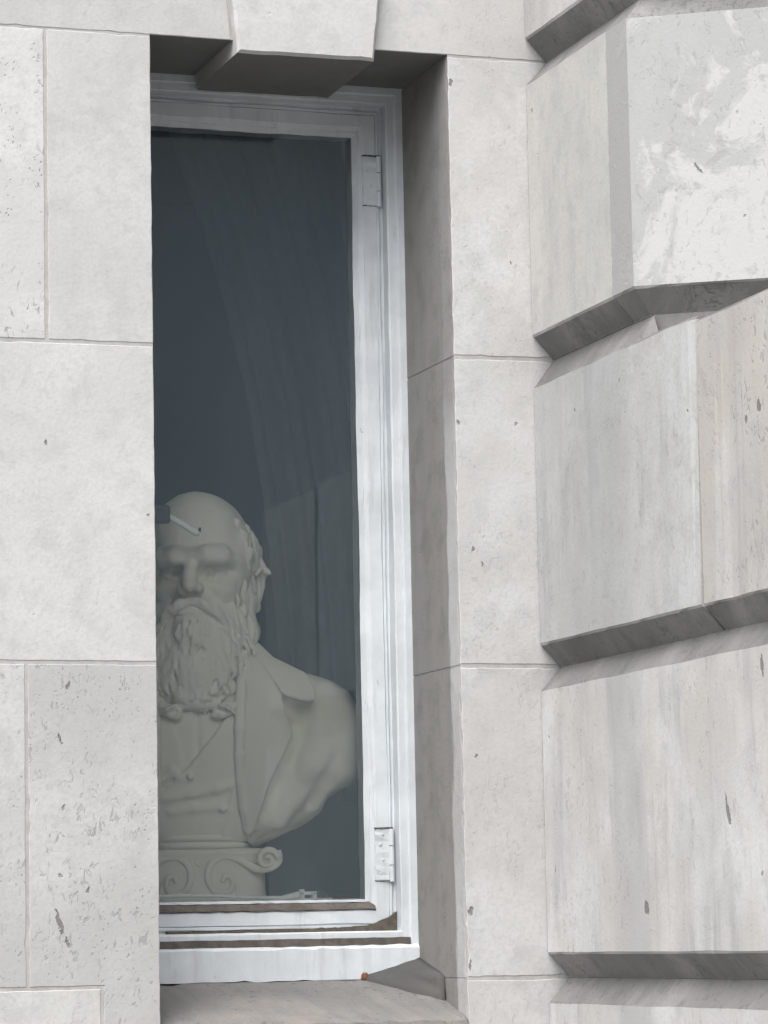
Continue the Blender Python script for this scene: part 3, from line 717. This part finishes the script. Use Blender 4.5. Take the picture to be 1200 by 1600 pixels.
class Field:
    def __init__(s, lo, hi, res):
        s.lo = np.array(lo, np.float32); s.res = res
        s.n = [int((hi[i]-lo[i])/res)+1 for i in range(3)]
        s.ax = [s.lo[i] + res*np.arange(s.n[i], dtype=np.float32) for i in range(3)]
        s.d = np.full(s.n, 60.0, np.float32)
    def sub(s, lo, hi):
        sl = []
        for i in range(3):
            a = max(0, int((lo[i]-s.lo[i])/s.res)); b = min(s.n[i], int((hi[i]-s.lo[i])/s.res)+2)
            if b <= a: return None, None
            sl.append(slice(a, b))
        X, Y, Z_ = np.meshgrid(s.ax[0][sl[0]], s.ax[1][sl[1]], s.ax[2][sl[2]], indexing='ij', sparse=True)
        return tuple(sl), (X, Y, Z_)
    @staticmethod
    def smin(a, b, k):
        if k <= 0: return np.minimum(a, b)
        h = np.maximum(k-np.abs(a-b), 0)/k
        return np.minimum(a, b) - h*h*k*0.25
    def put(s, sl, v, k, op='add'):
        cur = s.d[sl]
        if op == 'add': s.d[sl] = s.smin(cur, v, k)
        else: s.d[sl] = -s.smin(-cur, v, k)
    def ell(s, c, r, k=6.0, op='add', rot=None):
        R_ = max(r)+k+4
        sl, g_ = s.sub([c[i]-R_ for i in range(3)], [c[i]+R_ for i in range(3)])
        if sl is None: return
        X, Y, Z_ = g_[0]-c[0], g_[1]-c[1], g_[2]-c[2]
        if rot is not None:
            m = np.array(rot, np.float32)
            X, Y, Z_ = m[0, 0]*X+m[0, 1]*Y+m[0, 2]*Z_, m[1, 0]*X+m[1, 1]*Y+m[1, 2]*Z_, m[2, 0]*X+m[2, 1]*Y+m[2, 2]*Z_
        q = np.sqrt((X/r[0])**2+(Y/r[1])**2+(Z_/r[2])**2)
        q2 = np.sqrt((X/r[0]**2)**2+(Y/r[1]**2)**2+(Z_/r[2]**2)**2)+1e-6
        s.put(sl, np.clip(q*(q-1)/q2, -60, 60), k, op)
    def cap(s, a, b, ra, rb, k=4.0, op='add'):
        R_ = max(ra, rb)+k+4
        sl, g_ = s.sub([min(a[i], b[i])-R_ for i in range(3)], [max(a[i], b[i])+R_ for i in range(3)])
        if sl is None: return
        ab = [b[i]-a[i] for i in range(3)]; L2 = sum(q*q for q in ab)+1e-6
        t = np.clip(((g_[0]-a[0])*ab[0]+(g_[1]-a[1])*ab[1]+(g_[2]-a[2])*ab[2])/L2, 0, 1)
        d = np.sqrt((g_[0]-a[0]-t*ab[0])**2+(g_[1]-a[1]-t*ab[1])**2+(g_[2]-a[2]-t*ab[2])**2)-(ra+(rb-ra)*t)
        s.put(sl, d, k, op)
    def chain(s, pts, rads, k=3.0, op='add'):
        for i in range(len(pts)-1): s.cap(pts[i], pts[i+1], rads[i], rads[i+1], k, op)
    def sample(s, p):
        i = [min(s.n[q]-1, max(0, int(round((p[q]-s.lo[q])/s.res)))) for q in range(3)]
        return float(s.d[i[0], i[1], i[2]])
    def front(s, x, z, y0=-170.0):
        """y of the first surface met coming from the front"""
        i = int(round((x-s.lo[0])/s.res)); k = int(round((z-s.lo[2])/s.res))
        if not (0 <= i < s.n[0] and 0 <= k < s.n[2]): return None
        c = s.d[i, :, k]; w_ = np.nonzero(c < 0)[0]
        return None if len(w_) == 0 else float(s.ax[1][w_[0]])
    def mesh(s, name):
        d = np.pad(s.d, 1, constant_values=5.0); n = d.shape
        sg = d < 0
        c0 = np.zeros([q-1 for q in n], np.int8)
        for a in (0, 1):
            for b in (0, 1):
                for c in (0, 1): c0 += sg[a:n[0]-1+a, b:n[1]-1+b, c:n[2]-1+c]
        act = (c0 > 0) & (c0 < 8)
        idx = np.full(act.shape, -1, np.int64); I = np.argwhere(act); idx[act] = np.arange(len(I))
        acc = np.zeros((len(I), 3)); cnt = np.zeros(len(I))
        cs = [(a, b, c) for a in (0, 1) for b in (0, 1) for c in (0, 1)]
        val = {c: d[I[:, 0]+c[0], I[:, 1]+c[1], I[:, 2]+c[2]].astype(np.float64) for c in cs}
        for c in cs:
            for ax in range(3):
                if c[ax]: continue
                e = list(c); e[ax] = 1; e = tuple(e)
                m = (val[c] < 0) != (val[e] < 0)
                t = np.where(m, val[c]/np.where(m, val[c]-val[e], 1), 0)
                p = np.array(c, float)[None, :].repeat(len(I), 0); p[:, ax] += t
                acc[m] += p[m]; cnt[m] += 1
        V = (I + acc/cnt[:, None] - 1)*s.res + s.lo[None, :]
        F_ = []
        for ax in range(3):
            o1, o2 = [(1, 2), (2, 0), (0, 1)][ax]
            a = sg; b = np.roll(sg, -1, ax)
            cr = (a != b); sl = [slice(1, -1)]*3; sl[ax] = slice(0, -1)
            m = np.zeros(n, bool); m[tuple(sl)] = cr[tuple(sl)]
            E = np.argwhere(m)
            E = E[(E[:, o1] > 0) & (E[:, o2] > 0) & (E[:, 0] < n[0]-1) & (E[:, 1] < n[1]-1) & (E[:, 2] < n[2]-1)]
            def at(d1, d2):
                q = E.copy(); q[:, o1] -= d1; q[:, o2] -= d2
                return idx[q[:, 0], q[:, 1], q[:, 2]]
            Q = np.stack([at(0, 0), at(1, 0), at(1, 1), at(0, 1)], 1)
            fl = ~sg[E[:, 0], E[:, 1], E[:, 2]]
            Q[fl] = Q[fl][:, ::-1]
            Q = Q[(Q >= 0).all(1)]
            F_.append(Q[:, ::-1])
        Fq = np.concatenate(F_)
        me = bpy.data.meshes.new(name)
        me.vertices.add(len(V)); me.vertices.foreach_set('co', V.astype(np.float32).ravel())
        me.loops.add(Fq.size); me.loops.foreach_set('vertex_index', Fq.astype(np.int32).ravel())
        me.polygons.add(len(Fq)); me.polygons.foreach_set('loop_start', np.arange(0, Fq.size, 4, dtype=np.int32))
        me.update(calc_edges=True); me.validate()
        return me

U = 0.00146
BUST = empty('plaster_bust', (-0.149, 0.62, 1.6905))
BUST.rotation_euler = (0, 0, math.radians(-15.4)); BUST.scale = (U, U, U)
tag(BUST, 'pale plaster bust of a bald bearded man in a jacket behind the window', 'bust')
PL = [M['plaster']]
rb = random.Random(11)

def sculpt_head():
    F = Field((-118, -150, 380), (122, 150, 650), 1.7)
    # skull and face masses
    F.ell((0, 18, 543), (87, 108, 95), 0)
    F.ell((0, -38, 556), (70, 58, 74), 26)
    F.ell((0, -30, 470), (61, 72, 98), 24)
    F.ell((0, -52, 430), (52, 50, 60), 22)
    for s in (-1, 1):
        F.ell((s*70, -8, 520), (20, 50, 60), 20)                       # temples and side of the skull
        F.ell((s*46, -64, 480), (21, 21, 20), 20)                      # cheekbones
        F.ell((s*60, -30, 440), (16, 30, 50), 18)
    # eye sockets, then the heavy brow over them
    for s in (-1, 1):
        F.ell((s*34, -112, 504), (30, 40, 19), 9, 'sub')
        F.ell((s*15, -112, 503), (10, 16, 16), 10, 'sub')
        F.ell((s*62, -88, 505), (14, 18, 16), 14, 'sub')               # outer corner
    for s in (-1, 1):
        F.chain([(s*66, -62, 521), (s*48, -89, 527), (s*26, -101, 528), (s*8, -101, 525)], [9, 12, 12.5, 10], 14)
        F.chain([(s*62, -72, 516), (s*46, -97, 521), (s*28, -107, 522), (s*14, -107, 521)], [3.5, 5, 5, 3.5], 8)              # bushy eyebrow
        F.cap((s*8, -97, 531), (s*11, -94, 545), 2.0, 1.0, 9)
    # eyes
    for s in (-1, 1):
        F.ell((s*33, -66, 503), (17, 14, 13), 3)
        F.chain([(s*17, -76, 505), (s*26, -82, 509.5), (s*37, -82, 509.5), (s*50, -72, 504)], [2.5, 3.6, 3.6, 2.6], 4)      # upper lid
        F.chain([(s*18, -75, 500), (s*27, -80, 495), (s*38, -80, 495), (s*49, -71, 499)], [2.2, 2.8, 2.8, 2.0], 5)        # lower lid
        F.ell((s*34, -81.5, 502.5), (4, 3, 4), 2, 'sub')
    # nose
    F.chain([(0, -96, 524), (0, -106, 510), (0, -119, 492), (0, -126, 481)], [9, 9.5, 11, 12], 7)
    F.ell((0, -124, 480), (11, 10, 10.5), 6)
    for s in (-1, 1):
        F.ell((s*14, -111, 475), (8.5, 13, 9), 6)
        F.ell((s*8, -121, 466), (5, 7, 4), 2, 'sub')
        F.chain([(s*25, -98, 478), (s*38, -93, 462), (s*48, -84, 446)], [4, 6, 5], 8, 'sub')                               # cheek fold
    F.ell((0, -98, 440), (30, 18, 12), 8)
    # ears
    for s in (-1, 1):
        F.ell((s*92, 14, 484), (10, 19, 32), 4, rot=((1, 0.25*s, 0), (-0.25*s, 1, 0), (0, 0, 1)))
        F.ell((s*100, 2, 488), (9, 11, 19), 3, 'sub')
        F.ell((s*92, 6, 457), (9, 10, 11), 4)
        F.chain([(s*96, -4, 506), (s*101, 8, 516), (s*103, 22, 510), (s*102, 28, 490), (s*98, 20, 468)], [3.5, 4.5, 4.5, 4, 3.5], 2)
    nz = vnoise(*[q/14 for q in np.meshgrid(*F.ax, indexing='ij', sparse=False)], seed=3)
    F.d += nz*0.9
    return F

def locks(F, spots, wav, rad, seed, k=2.2, seg=5):
    """tapering wavy strands laid on the surface of F: (x, y, z, dx, dy, dz, length)"""
    rg = random.Random(seed)
    for (x, y, z, dx, dy, dz, L) in spots:
        d = Vector((dx, dy, dz)).normalized(); sidev = d.cross(Vector((0, -1, 0.1))); sidev.normalize()
        ph = rg.uniform(0, 6.28); am = wav*rg.uniform(0.5, 1.2); r0 = rad*rg.uniform(0.75, 1.25)
        pts = []; rs = []
        for i in range(seg+1):
            t = i/seg
            p = Vector((x, y, z)) + d*(L*t) + sidev*(am*math.sin(ph+t*4.6))
            pts.append((p.x, p.y, p.z)); rs.append(r0*min(1.0, 0.25+2.2*t)*(1.0-0.62*t**1.5))
        F.chain(pts, rs, k)

def sculpt_beard(H):
    F = Field((-100, -150, 280), (100, 40, 500), 1.7)
    F.ell((0, -48, 425), (74, 54, 62), 0)
    F.ell((0, -70, 382), (69, 47, 62), 20)
    F.ell((0, -80, 348), (57, 38, 46), 18)
    F.ell((-4, -87, 316), (38, 27, 27), 16)
    for s in (-1, 1):
        F.chain([(s*73, -16, 500), (s*77, -18, 460), (s*72, -28, 415), (s*56, -52, 368)], [7, 14, 22, 23], 12)   # side whiskers
        F.ell((s*34, -92, 372), (26, 22, 40), 12)
    X, Y, Z_ = np.meshgrid(*F.ax, indexing='ij', sparse=False)
    F.d += 3.6*vnoise(X/21.0+0.4*np.sin(Z_/17.0), Y/19.0, Z_/34.0, 8)
    base = F.d.copy(); B = Field((-100, -150, 280), (100, 40, 500), 1.7); B.d = base
    # long wavy locks over the whole beard
    sp = []
    rg = random.Random(21)
    for r in range(330):
        x = rg.uniform(-76, 76); z = rg.uniform(318, 440)
        y = B.front(x, z)
        if y is None or y > 10: continue
        if abs(x) < 26 and z > 412: continue
        f_ = x/74
        sp.append((x, y+2.5, z, f_*0.35 - 0.30*f_*(z < 370) , 0.05+0.25*(z < 350), -1, rg.uniform(24, 44)))
    locks(F, sp, 4.5, 3.7, 5, 3.6)
    # soft rounded tuft under the lip
    F.ell((1, -108, 413), (27, 14, 26), 8)
    sp = []
    for r in range(26):
        x = rg.uniform(-20, 22); z = rg.uniform(400, 428); y = B.front(x, z)
        if y is None: continue
        sp.append((x, -124+abs(x)*0.35, z, x*0.012, 0.1, -1, rg.uniform(16, 30)))
    locks(F, sp, 2.0, 3.6, 6, 2.5)
    # moustache: two drooping sweeps parted under the nose
    for s in (-1, 1):
        for q in range(9):
            o = q/8
            p0 = (s*(2+3*o), -111+2*o, 459-8*o); p1 = (s*(18+5*o), -112+2*o, 454-10*o)
            p2 = (s*(35+5*o), -104+2*o, 444-11*o); p3 = (s*(48+4*o), -92+4*o, 424-9*o); p4 = (s*(56+3*o), -84+5*o, 398-4*o)
            F.chain([p0, p1, p2, p3, p4], [3.0, 5.0, 5.4, 4.6, 2.6], 3.0)
    for s in (-1, 1):
        F.chain([(0, -118, 440), (s*20, -116, 438), (s*36, -107, 428), (s*44, -99, 416)], [2.6, 3.0, 2.8, 2.0], 2.5, 'sub')      # mouth line under the moustache
    # whiskers spreading up the cheeks
    sp = []
    for s in (-1, 1):
        for r in range(58):
            x = s*rg.uniform(44, 77); z = rg.uniform(404, 402+(abs(x)-40)*2.7); y = H.front(x, z)
            if y is None: continue
            sp.append((x, y+0.5, z, 0.10*s, -0.10, -1, rg.uniform(20, 38)))
    locks(F, sp, 2.8, 4.4, 17, 4.0)
    # sideburn strands
    sp = []
    for s in (-1, 1):
        for r in range(26):
            z = rg.uniform(415, 500); y = rg.uniform(-46, 2)
            sp.append((s*(69+rg.uniform(-2, 5)), y, z, -0.10*s, -0.22, -1, rg.uniform(24, 40)))
    locks(F, sp, 2.6, 5.4, 7, 5.0)
    # curled ends along the lower edge
    for r in range(30):
        a = rg.uniform(-1.25, 1.25); x = -3+math.sin(a)*58; z = 372-math.cos(a)*70+rg.uniform(-6, 6)
        y = B.front(x*0.9, z+8) or -70
        F.chain([(x, y+6, z+10), (x+rg.uniform(-4, 4), y+3, z), (x+rg.uniform(-6, 6), y+6, z-8)], [6.5, 5.5, 2.2], 2)
    X, Y, Z_ = np.meshgrid(*F.ax, indexing='ij', sparse=False)
    F.d += 1.1*vnoise(X/5.0, Y/5.0, Z_/15.0, 9) + 0.6*vnoise(X/3.0, Y/3.0, Z_/9.0, 10)
    return F

def sculpt_hair(H):
    F = Field((-128, -60, 420), (132, 150, 640), 1.8)
    rg = random.Random(31); sp = []
    for s in (-1, 1):
        F.chain([(s*76, 10, 575), (s*84, 34, 545), (s*82, 62, 505), (s*70, 84, 455)], [10, 15, 18, 14], 12)
        F.chain([(s*74, -20, 555), (s*82, -8, 530), (s*80, -14, 510)], [7, 10, 6], 10)
        for r in range(62):
            y = rg.uniform(-36, 84); z = rg.uniform(505, 585) - max(0, y)*0.25
            x = s*(88.5*math.sqrt(max(0.05, 1-((y-18)/112)**2-((z-543)/100)**2))+0)
            L = rg.uniform(26, 46)
            if -8 < y < 36: L = min(L, (z-512)*1.0)
            if L < 10: continue
            sp.append((x, y, z, 0.22*s, 0.30, -1, L))
        for r in range(9):                                              # tufts flicking out over the ear
            y = rg.uniform(14, 44); z = rg.uniform(512, 532)
            sp.append((s*90, y, z, 0.75*s, 0.3, -0.75, rg.uniform(16, 26)))
    for s in (-1, 1):                                                   # thin hair combed back over the temples
        for r in range(46):
            x = s*rg.uniform(60, 84); z = rg.uniform(500, 592); y = H.front(x, z)
            if y is None or y < -52: continue
            sp.append((x, y+1.0, z, 0.30*s, 0.55, -1, rg.uniform(18, 32)))
    F.ell((0, 112, 500), (70, 22, 60), 14)
    locks(F, sp, 4.0, 6.0, 8, 5.0)
    F.chain([(97, 20, 528), (104, 18, 519), (110, 16, 512), (116, 14, 509)], [7, 6, 5, 2.5], 2)
    X, Y, Z_ = np.meshgrid(*F.ax, indexing='ij', sparse=False)
    F.d += 1.1*vnoise(X/5.0, Y/5.0, Z_/12.0, 19)
    return F

def poly_sdf(px, pz, X, Z_):
    d = np.full(np.broadcast(X, Z_).shape, 1e9, np.float32); s = np.ones(d.shape, np.float32); n = len(px)
    for i in range(n):
        j = (i-1) % n
        ex, ez = px[j]-px[i], pz[j]-pz[i]; wx, wz = X-px[i], Z_-pz[i]
        t = np.clip((wx*ex+wz*ez)/(ex*ex+ez*ez), 0, 1)
        d = np.minimum(d, (wx-ex*t)**2+(wz-ez*t)**2)
        c1 = Z_ >= pz[i]; c2 = Z_ < pz[j]; c3 = ex*wz > ez*wx
        s = np.where((c1 & c2 & c3) | (~c1 & ~c2 & ~c3), -s, s)
    return s*np.sqrt(d)

def torso_fields():
    F = Field((-275, -150, 66), (275, 130, 440), 2.6)
    X, Y, Z_ = np.meshgrid(*F.ax, indexing='ij', sparse=True)
    zz = [60, 84, 96, 118, 145, 163, 190, 215, 260, 300, 330, 350, 365, 385, 408, 425, 445]
    aw = [70, 84, 112, 152, 186, 214, 250, 258, 258, 250, 228, 186, 150, 112, 88, 76, 60]
    bw = [58, 68, 76, 86, 94, 98, 106, 110, 112, 106, 98, 92, 86, 78, 68, 62, 50]
    def soft(vals, zq=zz, w_=17):
        t = np.arange(20, 500, 1.0); q = np.interp(t, zq, vals); k = np.hanning(2*w_+1); k /= k.sum()
        q = np.convolve(np.pad(q, w_, mode='edge'), k, mode='valid')
        return np.interp(Z_, t, q).astype(np.float32)
    a = soft(aw); b = soft(bw)
    cy = soft([0, 0, 0, 2, 5, 8, 10, 10, 8, 6, 8, 12, 16, 22, 26, 28, 30])
    p = 2.25
    q = (np.abs(X/a)**p + np.abs((Y-cy)/b)**p)**(1/p)
    body = (q-1)*np.minimum(a, b)*0.9
    # shoulders: rounded upper arms standing off the chest with a soft hollow between
    arm = np.sqrt(((np.abs(X)-200)/56)**2+((Y-20)/80)**2+((Z_-225)/118)**2)
    arm = (arm-1)*56
    body = Field.smin(body, arm, 40)
    hol = np.exp(-((np.abs(X)-158)/26)**2 - ((Z_-215)/90)**2)*np.clip(-Y/40, 0, 1)
    body = body + 11*hol
    # long soft drapery folds in the coat
    xs = np.abs(X)
    fold = np.sin((xs*0.9+(Z_-100)*0.55)/15.0)*np.exp(-((xs-120)/34)**2-((Z_-135)/55)**2)*5.5
    fold = fold + np.sin((xs*0.5+(Z_-100)*0.8)/22.0)*np.exp(-((xs-200)/40)**2-((Z_-220)/60)**2)*4.0
    body = body - fold*np.clip(-Y/30, 0, 1)
    # outline of the cut bust seen from the front: sloping shoulders, sweep of the cut down to the pedestal
    sil = [(300, 960), (385, 975), (402, 998), (432, 1027), (475, 1051), (520, 1064), (546, 1082), (562, 1112), (571, 1152), (569, 1196), (557, 1220), (530, 1232), (511, 1244), (499, 1266), (470, 1290), (432, 1314), (405, 1322), (300, 1326)]
    ps = poly_sdf([q[0]-312.0 for q in sil], [1405.0-q[1]-4 for q in sil], np.abs(X), Z_)
    body = -Field.smin(-body, -(ps + 4 + np.clip((Y-10)/9, 0, 12)), 16)
    return F, (X, Y, Z_), body

def sculpt_torso():
    F, (X, Y, Z_), body = torso_fields()
    xs = np.abs(X); one = np.float32(1)
    fr = Y - 15
    nn = vnoise(*np.broadcast_arrays(X/30, Y/30, Z_/44), seed=4)
    rag = vnoise(*np.broadcast_arrays(X/16, Y/22, Z_/16), seed=14)
    # --- coat shell, open down the front
    edge = np.interp(Z_, [60, 84, 120, 160, 200, 250, 290, 345, 410, 440], [84, 80, 68, 62, 60, 60, 61, 66, 70, 60]).astype(np.float32)
    coat = body - 5 + nn*1.2
    opening = np.maximum(xs-edge, Y-20)
    coat = np.maximum(coat, -opening)
    coat = np.maximum(coat, -(Z_-82-rag*2))
    back = np.maximum(-(Y-92), -60)
    # rolled front edge
    ey = None
    F.d[:] = np.clip(coat, -60, 60)
    def drape(pts, rads, k, op, lift):
        for s_ in (-1, 1):
            P_ = [(s_*x, (F.front(s_*x, z) or -60)+lift, z) for x, z in pts]
            F.chain(P_, rads, k, op)
    drape([(150, 262), (138, 225), (118, 180), (98, 130)], [9, 13, 13, 8], 18, 'sub', -7)        # valley beside the lapel
    drape([(186, 250), (172, 205), (150, 160), (122, 118)], [6, 9, 9, 6], 22, 'add', 4)
    drape([(212, 215), (196, 178), (172, 145)], [4, 7, 5], 14, 'sub', -3)
    drape([(140, 108), (118, 100), (100, 94)], [4, 5, 4], 12, 'sub', -2)
    surf = body - 5
    def layer(poly, t0, t1, ax_lo, ax_hi, k=1.5, m=1):
        """a piece of cloth lying on the coat inside a front-view outline, thickness from t0 to t1 across x"""
        px = [q[0]-312.0 for q in poly]; pz = [1405.0-q[1]-7 for q in poly]
        pd = poly_sdf(px, pz, (xs if m else X), Z_)
        th = t0 + (t1-t0)*np.clip(((xs if m else X)-ax_lo)/(ax_hi-ax_lo), 0, 1)
        d = np.maximum(np.maximum(surf - th, pd), Y-25)
        F.d[:] = np.clip(F.smin(F.d, d, k), -60, 60)
    lap = [(384, 1010), (398, 1004), (418, 1040), (440, 1086), (445, 1112), (457, 1147), (441, 1180), (421, 1220), (403, 1272), (394, 1296), (386, 1300), (380, 1240), (382, 1150), (386, 1080)]
    layer(lap, 6, 19, 72, 140)
    col = [(385, 990), (398, 990), (430, 1026), (476, 1052), (492, 1082), (489, 1099), (468, 1097), (443, 1088), (420, 1050), (398, 1012)]
    layer(col, 13, 30, 90, 175)
    # roll of the coat front beside the waistcoat
    for s in (-1, 1):
        pts = []
        for z_ in (92, 110, 140, 180, 220, 260, 300, 340, 380):
            e = float(np.interp(z_, [60, 84, 120, 200, 290, 345, 410], [82, 80, 68, 60, 61, 66, 70]))
            b_ = float(np.interp(z_, [60, 96, 145, 190, 260, 300, 350, 385], [60, 76, 94, 106, 112, 106, 92, 78])); c_ = float(np.interp(z_, [60, 145, 190, 260, 300, 350, 385], [0, 5, 10, 8, 6, 12, 22]))
            a_ = float(np.interp(z_, [84, 118, 163, 215, 300, 350, 385], [84, 152, 214, 258, 250, 186, 112]))
            y_ = c_-b_*max(0.1, (1-min(0.98, (e/a_))**2.25))**(1/2.25)
            pts.append((s*(e+2), y_-4, z_))
        F.chain(pts, [5.5]+[7.5]*(len(pts)-1), 4)
        F.chain([(q[0]+s*15, q[1]-1, q[2]) for q in pts[1:-2]], [5.6]*(len(pts)-3), 4)
    F.d[:] = np.maximum(F.d, (Y-70))
    jacket = F
    # --- waistcoat, shirt front and neck
    G, (X, Y, Z_), body = torso_fields()
    inner = np.maximum(body + 3, np.abs(X)-84) 
    inner = np.maximum(inner, -(Z_-101)); inner = np.maximum(inner, Y-60)
    G.d[:] = np.clip(inner + 0.6*nn, -60, 60)
    G.cap((0, 18, 300), (0, 10, 430), 62, 56, 20)
    def vl(poly, t, k=1.2):
        px = [q[0]-312.0 for q in poly]; pz = [1405.0-q[1]-7 for q in poly]
        pd = poly_sdf(px, pz, X, Z_)
        d = np.maximum(np.maximum(body + 3 - t, pd), Y-20)
        G.d[:] = np.clip(G.smin(G.d, d, k), -60, 60)
    vl([(356, 1118), (396, 1100), (396, 1308), (228, 1308), (228, 1262), (250, 1238), (300, 1192), (335, 1150)], 5.0)
    vl([(268, 1118), (228, 1100), (228, 1270), (250, 1240), (289, 1192), (282, 1150)], 2.8)
    def yb(x, z_):
        b_ = float(np.interp(z_, [60, 96, 145, 190, 260, 300], [60, 76, 94, 106, 112, 106])); c_ = float(np.interp(z_, [60, 145, 190, 260, 300], [0, 5, 10, 8, 6]))
        return c_-b_
    def crease(pts, r, op, k=4):
        P_ = [(p[0]-312.0, yb(p[0]-312, 1398.0-p[1])-(0.6 if op == 'add' else 6.5), 1398.0-p[1]) for p in pts]
        G.chain(P_, r, k, op)
    crease([(262, 1243), (300, 1236), (340, 1228), (372, 1220)], [4, 5, 4.5, 3], 'add', 10)
    crease([(258, 1252), (300, 1246), (345, 1242), (372, 1236)], [2.2, 2.8, 2.6, 2], 'sub', 4)
    crease([(270, 1262), (305, 1257), (345, 1255)], [3, 4, 3], 'add', 10)
    crease([(256, 1214), (272, 1200), (285, 1212)], [3, 3.5, 2], 'add', 9)
    crease([(262, 1222), (276, 1206)], [2.5, 2.5], 'sub', 4)
    crease([(350, 1300), (362, 1262), (366, 1230)], [3, 3, 2.5], 'add', 5)
    G.ell((350-312, yb(38, 140)-5, 1398-1259), (6, 4, 6), 1.5)
    G.ell((300-312, yb(-12, 190)-5, 1398-1210), (5.5, 4, 5.5), 1.5)
    return jacket, G

def sculpt_bow():
    F = Field((-75, -150, 255), (75, -40, 330), 1.5)
    F.chain([(-26, -100, 298), (0, -104, 300), (26, -100, 298)], [9, 10, 9], 4)
    for s in (-1, 1):
        F.ell((s*41, -107, 288), (21, 9, 11.5), 4, rot=((0.9, 0, 0.42*s), (0, 1, 0), (-0.42*s, 0, 0.9)))
        F.chain([(s*34, -116, 296), (s*46, -118, 291), (s*56, -112, 284)], [2.5, 3.5, 2.5], 3)
        F.chain([(s*32, -113, 288), (s*46, -117, 283)], [2.5, 1.5], 2, 'sub')
        F.chain([(s*26, -100, 298), (s*46, -88, 322), (s*58, -70, 328)], [7, 8, 7], 4)
    X, Y, Z_ = np.meshgrid(*F.ax, indexing='ij', sparse=False)
    F.d += 1.0*vnoise(X/7.0, Y/7.0, Z_/7.0, 29)
    return F

HEADM = Matrix.Translation((5, 0, 0)) @ Matrix.Rotation(math.radians(-7), 4, 'Z') @ Matrix.Diagonal((0.95, 1.0, 1.0, 1.0))
_H = sculpt_head()
def part(name, F, parent, m=None, smooth_it=1):
    me = F.mesh(name)
    if m is not None: me.transform(m)
    o = link(name, me, parent, PL, True)
    if smooth_it:
        md = o.modifiers.new('soften', 'SMOOTH'); md.factor = 0.5; md.iterations = smooth_it
    return o
head = part('head', _H, BUST, HEADM)
part('beard', sculpt_beard(_H), head, HEADM @ Matrix.Diagonal((1.06, 1.0, 1.0, 1.0)))
part('hair', sculpt_hair(_H), head, HEADM)
_J, _W = sculpt_torso()
part('jacket', _J, BUST, None, 1)
part('waistcoat', _W, BUST, None, 2)
part('bow_tie', sculpt_bow(), BUST)

# pedestal: rolled mouldings over a block carved with scrolls
def pedestal():
    P_ = empty('pedestal', (0, 0, 0), BUST)
    def ring(hw, hd, z, n=48, p=5.0):
        r = []
        for i in range(n):
            t = 2*math.pi*i/n; c, s = math.cos(t), math.sin(t)
            k = (abs(c)**p+abs(s)**p)**(-1/p); r.append((hw*k*c, hd*k*s, z))
        return r
    prof = [(104, 74, 0), (104, 74, 4), (102, 72, 8), (101, 71, 40), (103, 73, 60), (108, 78, 70), (110, 80, 76), (104, 75, 79), (90, 70, 80.5)]
    me = rings_mesh('block', [ring(*q) for q in prof]); link('block', me, P_, PL, True)
    for z0, z1, hw in ((79.5, 91, 80), (90.5, 103, 77)):
        pr = []
        for i in range(9):
            t = math.pi*(i/8); pr.append((hw-7+7*math.sin(t), 74+7*math.sin(t), z0+(z1-z0)*(1-math.cos(t))/2))
        link('moulding', rings_mesh('moulding', [ring(*q, 48, 3.0) for q in pr]), P_, PL, True)
    def scroll(name, pts, r0, r1, flat=0.5):
        n = len(pts); rs = [r0+(r1-r0)*(i/(n-1)) for i in range(n)]
        v, f = tube([(x, y, z) for x, y, z in pts], rs, 10, flat); link(name, pydata(name, v, f), P_, PL, True)
    def spline(ctrl, n=8):
        out = []
        c = [ctrl[0]]+ctrl+[ctrl[-1]]
        for i in range(1, len(c)-2):
            for k in range(n):
                t = k/n; p = []
                for a in range(2):
                    p0, p1, p2, p3 = c[i-1][a], c[i][a], c[i+1][a], c[i+2][a]
                    p.append(0.5*((2*p1)+(-p0+p2)*t+(2*p0-5*p1+4*p2-p3)*t*t+(-p0+3*p1-3*p2+p3)*t**3))
                out.append(tuple(p))
        out.append(ctrl[-1]); return out
    S_ = [(430, 1330), (432, 1345), (420, 1355), (400, 1357), (383, 1348), (365, 1339), (345, 1338), (329, 1350), (325, 1370), (333, 1388), (350, 1393), (362, 1384), (361, 1370), (351, 1367), (347, 1376)]
    S2 = [(368, 1404), (370, 1388), (366, 1374), (358, 1366)]
    for s in (-1, 1):
        scroll('scroll', [(s*(x-312), -73.5-(2.5 if x > 405 else 0), 1405-y) for x, y in spline(S_)], 7.2, 3.6)
        scroll('scroll', [(s*(x-312), -72, 1405-y) for x, y in spline(S2)], 4.0, 2.4)
        # corner volute turning in the front face, a short roll from front to back
        vol = [(s*(104+math.cos(t)*(17-t*1.65)), -79, 62+math.sin(t)*(17-t*1.65)) for t in [q*0.33 for q in range(28)]]
        scroll('volute', vol, 5.2, 3.0, 0.9)
        n = 24; r0 = [(s*104+16*math.cos(2*math.pi*i/n), -76, 62+16*math.sin(2*math.pi*i/n)) for i in range(n)]
        r1 = [(x, 60, z) for x, y, z in r0]
        link('volute_roll', rings_mesh('volute_roll', [r0, r1]), P_, PL, True)
    scroll('scroll', [(x-312, -72, 1405-y) for x, y in spline([(290, 1336), (304, 1342), (312, 1350), (320, 1342), (334, 1336)])], 3.0, 3.0)
pedestal()
